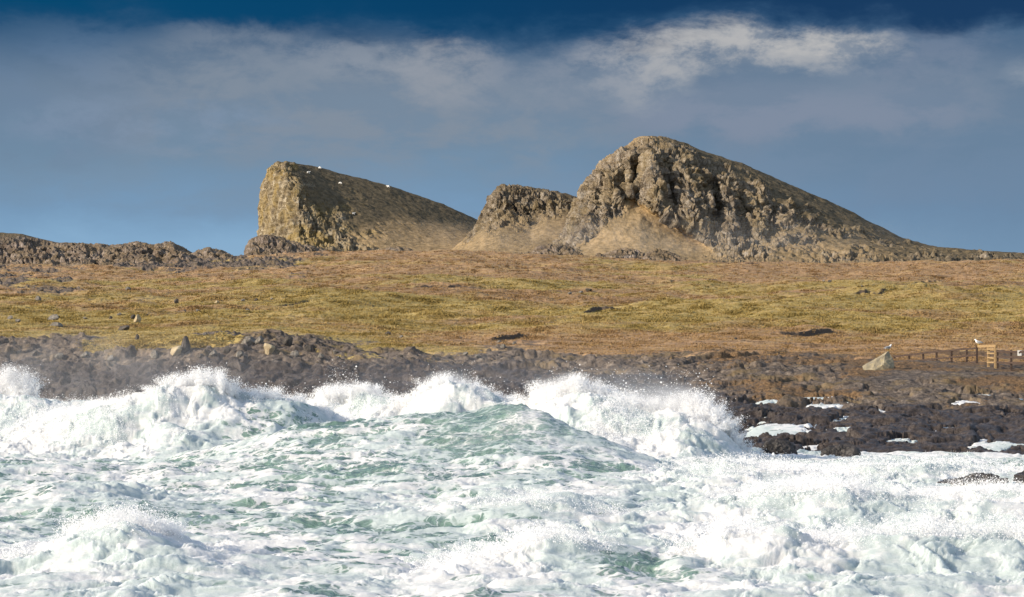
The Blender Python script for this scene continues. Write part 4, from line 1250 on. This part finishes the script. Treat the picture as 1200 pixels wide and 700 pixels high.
# blocks on the bank above the surf
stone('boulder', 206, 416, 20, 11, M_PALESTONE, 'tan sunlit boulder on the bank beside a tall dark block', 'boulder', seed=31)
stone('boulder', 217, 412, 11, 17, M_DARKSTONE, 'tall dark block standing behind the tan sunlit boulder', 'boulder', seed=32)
stone('boulder', 182, 420, 12, 8, M_STONE, 'grey boulder on the bank, left of the tan sunlit boulder', 'boulder', seed=33)
stone('boulder', 292, 404, 20, 9, M_STONE, 'broad grey boulder high on the bank edge with pale top', 'boulder', seed=34)
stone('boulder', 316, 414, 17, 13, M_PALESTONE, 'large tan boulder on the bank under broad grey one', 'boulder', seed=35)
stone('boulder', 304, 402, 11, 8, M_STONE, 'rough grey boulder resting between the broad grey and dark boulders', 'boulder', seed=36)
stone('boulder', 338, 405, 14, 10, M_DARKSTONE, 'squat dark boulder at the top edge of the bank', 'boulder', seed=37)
for i, (px, row, w, h) in enumerate([(250, 418, 10, 6), (266, 414, 11, 7), (280, 418, 9, 6), (345, 418, 12, 7), (362, 412, 12, 7), (376, 420, 9, 5), (393, 415, 8, 4),
                                     (235, 420, 9, 5), (560, 420, 8, 4), (545, 417, 9, 4), (573, 412, 7, 3.5), (590, 408, 8, 4), (603, 404, 7, 3), (470, 418, 6, 3), (100, 418, 12, 6),
                                     (70, 420, 12, 6), (40, 416, 12, 6), (130, 422, 10, 5)]):
    stone('boulder', px, row, w, h, (M_STONE, M_DARKSTONE, M_STONE)[i % 3], 'small broken boulder on the rocky bank above the surf', 'boulder', 'broken boulders along the bank', seed=50 + i)


# wet rocks in the white water at the right edge
def sea_rock(px, d, z, w, h, label, seed, dep=1.0):
    o = mesh_object('sea_rock', rock_bm(seed, 22, 5, 0.30), M_WETSTONE)
    o.scale = (w / 2, w / 2 * dep, h)
    o.rotation_euler = (0, 0, random.Random(seed).uniform(-.3, .3))
    o.location = ((px - 600) / F * d, d, z)
    tag(o, label, 'rock')


sea_rock(1045, 78, 0.55, 1.5, 0.42, 'low dark rock half buried in foam by the right-hand shore', 3)
sea_rock(1150, 75.5, 0.45, 2.2, 0.55, 'wide wet black rock awash near the right edge of the surf', 4, .6)
sea_rock(1212, 76, 0.62, 1.2, 0.42, 'dark rock at the right edge of the picture, standing above the foam', 5)
sea_rock(915, 117, 0.2, 2.2, 0.8, 'black tide rock beside the tall burst of spray', 6, .5)
sea_rock(985, 117, 0.15, 1.6, 0.65, 'smaller black tide rock between the spray burst and the wide awash rock', 9, .6)


# pointed leaning boulder by the fence, from its outline
def pointed_boulder():
    d = min(max(land_d(1030, 432.5), 150), 168)
    s = d / F
    def pt(px, row, dy):
        return (((px - 1030) * s), dy, (433 - row) * s)
    pts = [pt(1010, 434, -.5), pt(1011, 430, .3), pt(1024, 425.5, -.5), pt(1024, 424, .5), pt(1036, 417, -.35), pt(1041, 412.5, 0), pt(1043, 414, .25),
           pt(1047, 425, -.3), pt(1049, 433, .3), pt(1046, 437, -.6), pt(1020, 437, -.8), pt(1015, 437, .8), pt(1048, 437, .9), pt(1034, 428, -.75)]
    bm = bmesh.new()
    for p in pts:
        bm.verts.new(p)
    bmesh.ops.convex_hull(bm, input=bm.verts)
    for v in [v for v in bm.verts if not v.link_faces]:
        bm.verts.remove(v)
    bmesh.ops.triangulate(bm, faces=bm.faces)
    bmesh.ops.subdivide_edges(bm, edges=bm.edges, cuts=5, use_grid_fill=True)
    V = np.array([v.co for v in bm.verts])
    nz = 0.10 * fbm3(V[:, 0] * 2.5, V[:, 1] * 2.5, V[:, 2] * 2.5, 4, .6)
    bm.normal_update()
    for v, k in zip(bm.verts, nz):
        v.co += v.normal * float(k)
    o = mesh_object('boulder', bm, M_SUNLITSTONE)
    o.location = ((1030 - 600) / F * d, d, min(land_z(1030, d), H - (432 - YH) * d / F))
    tag(o, 'pointed leaning boulder with a sunlit left face beside the fence', 'boulder')
    return o


PB = pointed_boulder()


def bar(bm, a, b, w, t):
    """square-edged bar from a to b, w across, t thick, ends square"""
    a, b = Vector(a), Vector(b)
    ax = (b - a).normalized()
    up = Vector((0, 0, 1)) if abs(ax.z) < 0.9 else Vector((0, 1, 0))
    s = ax.cross(up).normalized(); u = s.cross(ax).normalized()
    vs = []
    for p in (a, b):
        for i, j in ((-1, -1), (1, -1), (1, 1), (-1, 1)):
            vs.append(bm.verts.new(p + s * (i * t / 2) + u * (j * w / 2)))
    f = [(3, 2, 1, 0), (4, 5, 6, 7), (0, 1, 5, 4), (1, 2, 6, 5), (2, 3, 7, 6), (3, 0, 4, 7)]
    fs = [bm.faces.new([vs[k] for k in q]) for q in f]
    return fs


def fence(name, pts, rail_heights, post_h, mat, label, cat, lean=0.02, rw=0.11, pw=0.12):
    """pts: list of (px, d, foot row). Posts at the points, rails from post to post"""
    root = bpy.data.objects.new(name, None)
    COL.objects.link(root)
    base = []
    for px, d, row in pts:
        x, y, z = to_world(px, row, d)
        base.append(Vector((x, y, z)))
    root.location = base[0]
    o0 = base[0]
    rr = random.Random(3)
    tops = []
    for p in base:
        bm = bmesh.new()
        q = p - o0
        lx, ly = rr.uniform(-lean, lean), rr.uniform(-lean, lean)
        bar(bm, q + Vector((0, 0, -.5)), q + Vector((lx, ly, post_h)), pw, pw)
        bmesh.ops.bevel(bm, geom=bm.edges[:], offset=0.008, segments=1, affect='EDGES')
        mesh_object('post', bm, mat, root)
        tops.append((lx, ly))
    off = (base[-1] - base[0]).cross(Vector((0, 0, 1))).normalized() * (pw / 2 + 0.024)
    if off.y > 0:
        off = -off
    for h in rail_heights:
        for i in range(len(base) - 1):
            bm = bmesh.new()
            a, b = base[i] - o0, base[i + 1] - o0
            sag = rr.uniform(-.02, .02)
            e = (b - a).normalized() * 0.003
            bar(bm, a + e + off + Vector((0, 0, h + sag)), b - e + off + Vector((0, 0, h + rr.uniform(-.02, .02))), rw, 0.04)
            bmesh.ops.bevel(bm, geom=bm.edges[:], offset=0.005, segments=1, affect='EDGES')
            mesh_object('rail', bm, mat, root)
    tag(root, label, cat)
    return root, base


GD = min(max(land_d(1163, 431.5), 155), 168)
fence('wooden_fence', [(1145, GD + 6, 431), (1133, GD + 6.8, 432), (1115, GD + 8, 433.5), (1098, GD + 9, 435), (1082, GD + 10, 436.5), (1065, GD + 11, 438.5), (1048, GD + 12, 440.5)],
      (0.32, 0.72, 1.14), 1.2, M_OLDWOOD, 'long weathered rail fence running back from the pale gate towards the pointed boulder', 'fence')
FR, fb = fence('wooden_fence', [(1169, GD, 431), (1185, GD - 2, 431.5), (1203, GD - 4, 432), (1222, GD - 6, 432.5), (1245, GD - 8, 433)],
               (0.28, 0.6, 0.9), 1.0, M_OLDWOOD, 'dark weathered rail fence right of the pale gate, with a white notice', 'fence')
# pale gate panel, its face towards the sun
GT, gb = fence('wooden_gate', [(1166.5, GD, 430.5), (1158.5, GD + 2.2, 430)], (0.26, 0.52, 0.78, 1.0), 1.22, M_SUNLITWOOD,
               'pale sunlit wooden gate panel with close rails at the fence corner', 'gate', 0.0, 0.09, 0.12)
bm = bmesh.new()
e0 = Vector(to_world(1145.5, 430, GD + 6))
bar(bm, Vector((0, -.13, 1.19)), e0 - gb[0] + Vector((0, -.13, 1.19)), 0.15, 0.05)
bmesh.ops.bevel(bm, geom=bm.edges[:], offset=0.006, segments=1, affect='EDGES')
mesh_object('top_rail', bm, M_SUNLITWOOD, GT)
# white notice
bm = bmesh.new()
bar(bm, (-0.10, 0, 0), (0.12, 0, 0), 0.30, 0.02)
bmesh.ops.bevel(bm, geom=bm.edges[:], offset=0.004, segments=1, affect='EDGES')
sg = mesh_object('notice_board', bm, M_SIGN)
bm = bmesh.new()
bmesh.ops.create_circle(bm, cap_ends=True, radius=0.05, segments=20, matrix=Matrix.Translation((0.01, -0.0125, 0.02)) @ Matrix.Rotation(math.pi / 2, 4, 'X'))
bmesh.ops.solidify(bm, geom=bm.faces[:], thickness=0.004)
mesh_object('mark', bm, M_SIGNMARK, sg)
x_, y_, z_ = to_world(1194, 414, GD - 3.2)
sg.location = (x_, y_ - 0.14, z_)
tag(sg, 'small white notice with a dark mark fixed on the right-hand fence', 'sign')


def tube_along(bm, pts, rad, seg=12):
    """closed lofted body through centre points with elliptical radii (rx, rz)"""
    rings = []
    for i, (p, (ra, rb)) in enumerate(zip(pts, rad)):
        p = Vector(p)
        a = Vector(pts[max(i - 1, 0)]); b = Vector(pts[min(i + 1, len(pts) - 1)])
        ax = (b - a).normalized()
        side = Vector((0, 1, 0))
        up = ax.cross(side).normalized()
        rings.append([bm.verts.new(p + side * (ra * math.cos(t)) + up * (rb * math.sin(t))) for t in [2 * math.pi * k / seg for k in range(seg)]])
    for a, b in zip(rings[:-1], rings[1:]):
        for k in range(seg):
            bm.faces.new((a[k], a[(k + 1) % seg], b[(k + 1) % seg], b[k]))
    bm.faces.new(rings[0][::-1]); bm.faces.new(rings[-1])
    bmesh.ops.recalc_face_normals(bm, faces=bm.faces)


def skin_mesh(name, verts, edges, radii, mat, parent=None, sub=1):
    me = bpy.data.meshes.new(name)
    me.from_pydata(verts, edges, [])
    o = bpy.data.objects.new(name, me)
    COL.objects.link(o)
    sk = o.modifiers.new('skin', 'SKIN')
    for v, r_ in zip(me.skin_vertices[0].data, radii):
        v.radius = (r_, r_)
    me.skin_vertices[0].data[0].use_root = True
    ss = o.modifiers.new('sub', 'SUBSURF')
    ss.levels = ss.render_levels = sub
    dg = bpy.context.evaluated_depsgraph_get()
    me2 = bpy.data.meshes.new_from_object(o.evaluated_get(dg))
    o.modifiers.clear()
    o.data = me2
    me2.name = name
    for p in me2.polygons:
        p.use_smooth = True
    me2.materials.clear(); me2.materials.append(mat)
    if parent:
        o.parent = parent
    return o


def make_sheep(grazing):
    hz = (0.30, 0.62) if grazing else (0.98, 0.80)
    V = [(0.05, 0, .62), (-0.42, 0, .64), (0.40, 0, .66), (0.60, 0, .66 if grazing else .80), (0.78, 0, hz[0]), (0.95, 0, hz[0] - .10),
         (0.36, .14, .42), (0.38, .15, .2), (0.38, .15, 0), (0.36, -.14, .42), (0.34, -.15, .2), (0.33, -.15, 0),
         (-0.40, .14, .44), (-0.46, .15, .24), (-0.42, .15, 0), (-0.40, -.14, .44), (-0.44, -.15, .24), (-0.39, -.15, 0), (-0.58, 0, .58), (-.66, 0, .42)]
    E = [(0, 1), (0, 2), (2, 3), (3, 4), (4, 5), (2, 6), (6, 7), (7, 8), (2, 9), (9, 10), (10, 11), (1, 12), (12, 13), (13, 14), (1, 15), (15, 16), (16, 17), (1, 18), (18, 19)]
    R_ = [.31, .28, .27, .15, .11, .06, .11, .05, .045, .11, .05, .045, .13, .05, .045, .13, .05, .045, .1, .04]
    o = skin_mesh('sheep', V, E, R_, M_WOOL, None, 2)
    return o


SH = [make_sheep(False), make_sheep(True)]
SHEEP = [(361.5, 202.5, 0, 0.3, 'white sheep just below the ridge near the top of the left hill cliff'),
         (375, 197, 1, 2.6, 'white sheep on the skyline of the left hill, nearest the cliff'),
         (398.5, 215, 1, -0.5, 'white sheep halfway between the skyline and the lowest sheep on the dark slope'),
         (455, 219, 0, 3.0, 'white sheep furthest down the skyline towards the middle hill'),
         (414, 251, 0, 0.2, 'lowest white sheep, alone on the dark slope of the left hill')]
used = set()
dg = bpy.context.evaluated_depsgraph_get()
hit_hill = bpy.data.objects['hill']
for px, row, kind, rz, label in SHEEP:
    o = SH[kind] if kind not in used else SH[kind].copy()
    if kind in used:
        COL.objects.link(o)
    used.add(kind)
    org = Vector((0, 0, H)); spot = None
    for dr in range(0, 14):
        tgt = Vector(to_world(px, row + 1.2 + dr, 1100.0))
        okh, loc, nrm, _ = hit_hill.ray_cast(org, (tgt - org).normalized())
        if okh:
            spot = loc
            break
    if spot is None:
        spot = Vector(to_world(px, row + 3, 1140))
    o.location = spot
    o.rotation_euler = (0, 0, rz)
    o.scale = (1.0, 1.0, 1.0)
    tag(o, label, 'sheep', 'sheep on the left hill')


def gull(px, row, d, label, face):
    root = bpy.data.objects.new('gull', None)
    COL.objects.link(root)
    bm = bmesh.new()
    tube_along(bm, [(-.20, 0, .13), (-.12, 0, .15), (0, 0, .18), (.10, 0, .22), (.14, 0, .28), (.17, 0, .33), (.21, 0, .335), (.235, 0, .33)],
               [(.02, .015), (.06, .05), (.085, .08), (.07, .075), (.045, .05), (.045, .045), (.035, .035), (.01, .01)])
    mesh_object('body', bm, M_GULLW, root, True)
    for s in (-1, 1):
        bm = bmesh.new()
        tube_along(bm, [(-.30, s * .03, .14), (-.15, s * .065, .18), (0, s * .085, .21), (.09, s * .07, .22)], [(.01, .01), (.02, .045), (.02, .06), (.01, .02)], 8)
        mesh_object('wing', bm, M_GULLG, root, True)
        bm = bmesh.new()
        bar(bm, (0.01, s * .03, -0.02), (0, s * .03, .13), .012, .012)
        mesh_object('leg', bm, M_BILL, root)
    bm = bmesh.new()
    tube_along(bm, [(.225, 0, .332), (.26, 0, .328), (.285, 0, .318)], [(.014, .014), (.01, .012), (.003, .003)], 8)
    mesh_object('bill', bm, M_BILL, root, True)
    root.location = to_world(px, row, d)
    root.rotation_euler = (0, 0, face)
    tag(root, label, 'gull')


gull(1146.5, 404.9, GD + 5.6, 'gull perched on the far end of the pale gate', 2.7)
bpy.context.view_layer.update()
topv = max((PB.matrix_world @ v.co for v in PB.data.vertices), key=lambda p: p.z)
gull(600 + topv.x * F / topv.y, YH - (topv.z + .01 - H) * F / topv.y, topv.y, 'gull perched on the tip of the pointed boulder', 0.4)
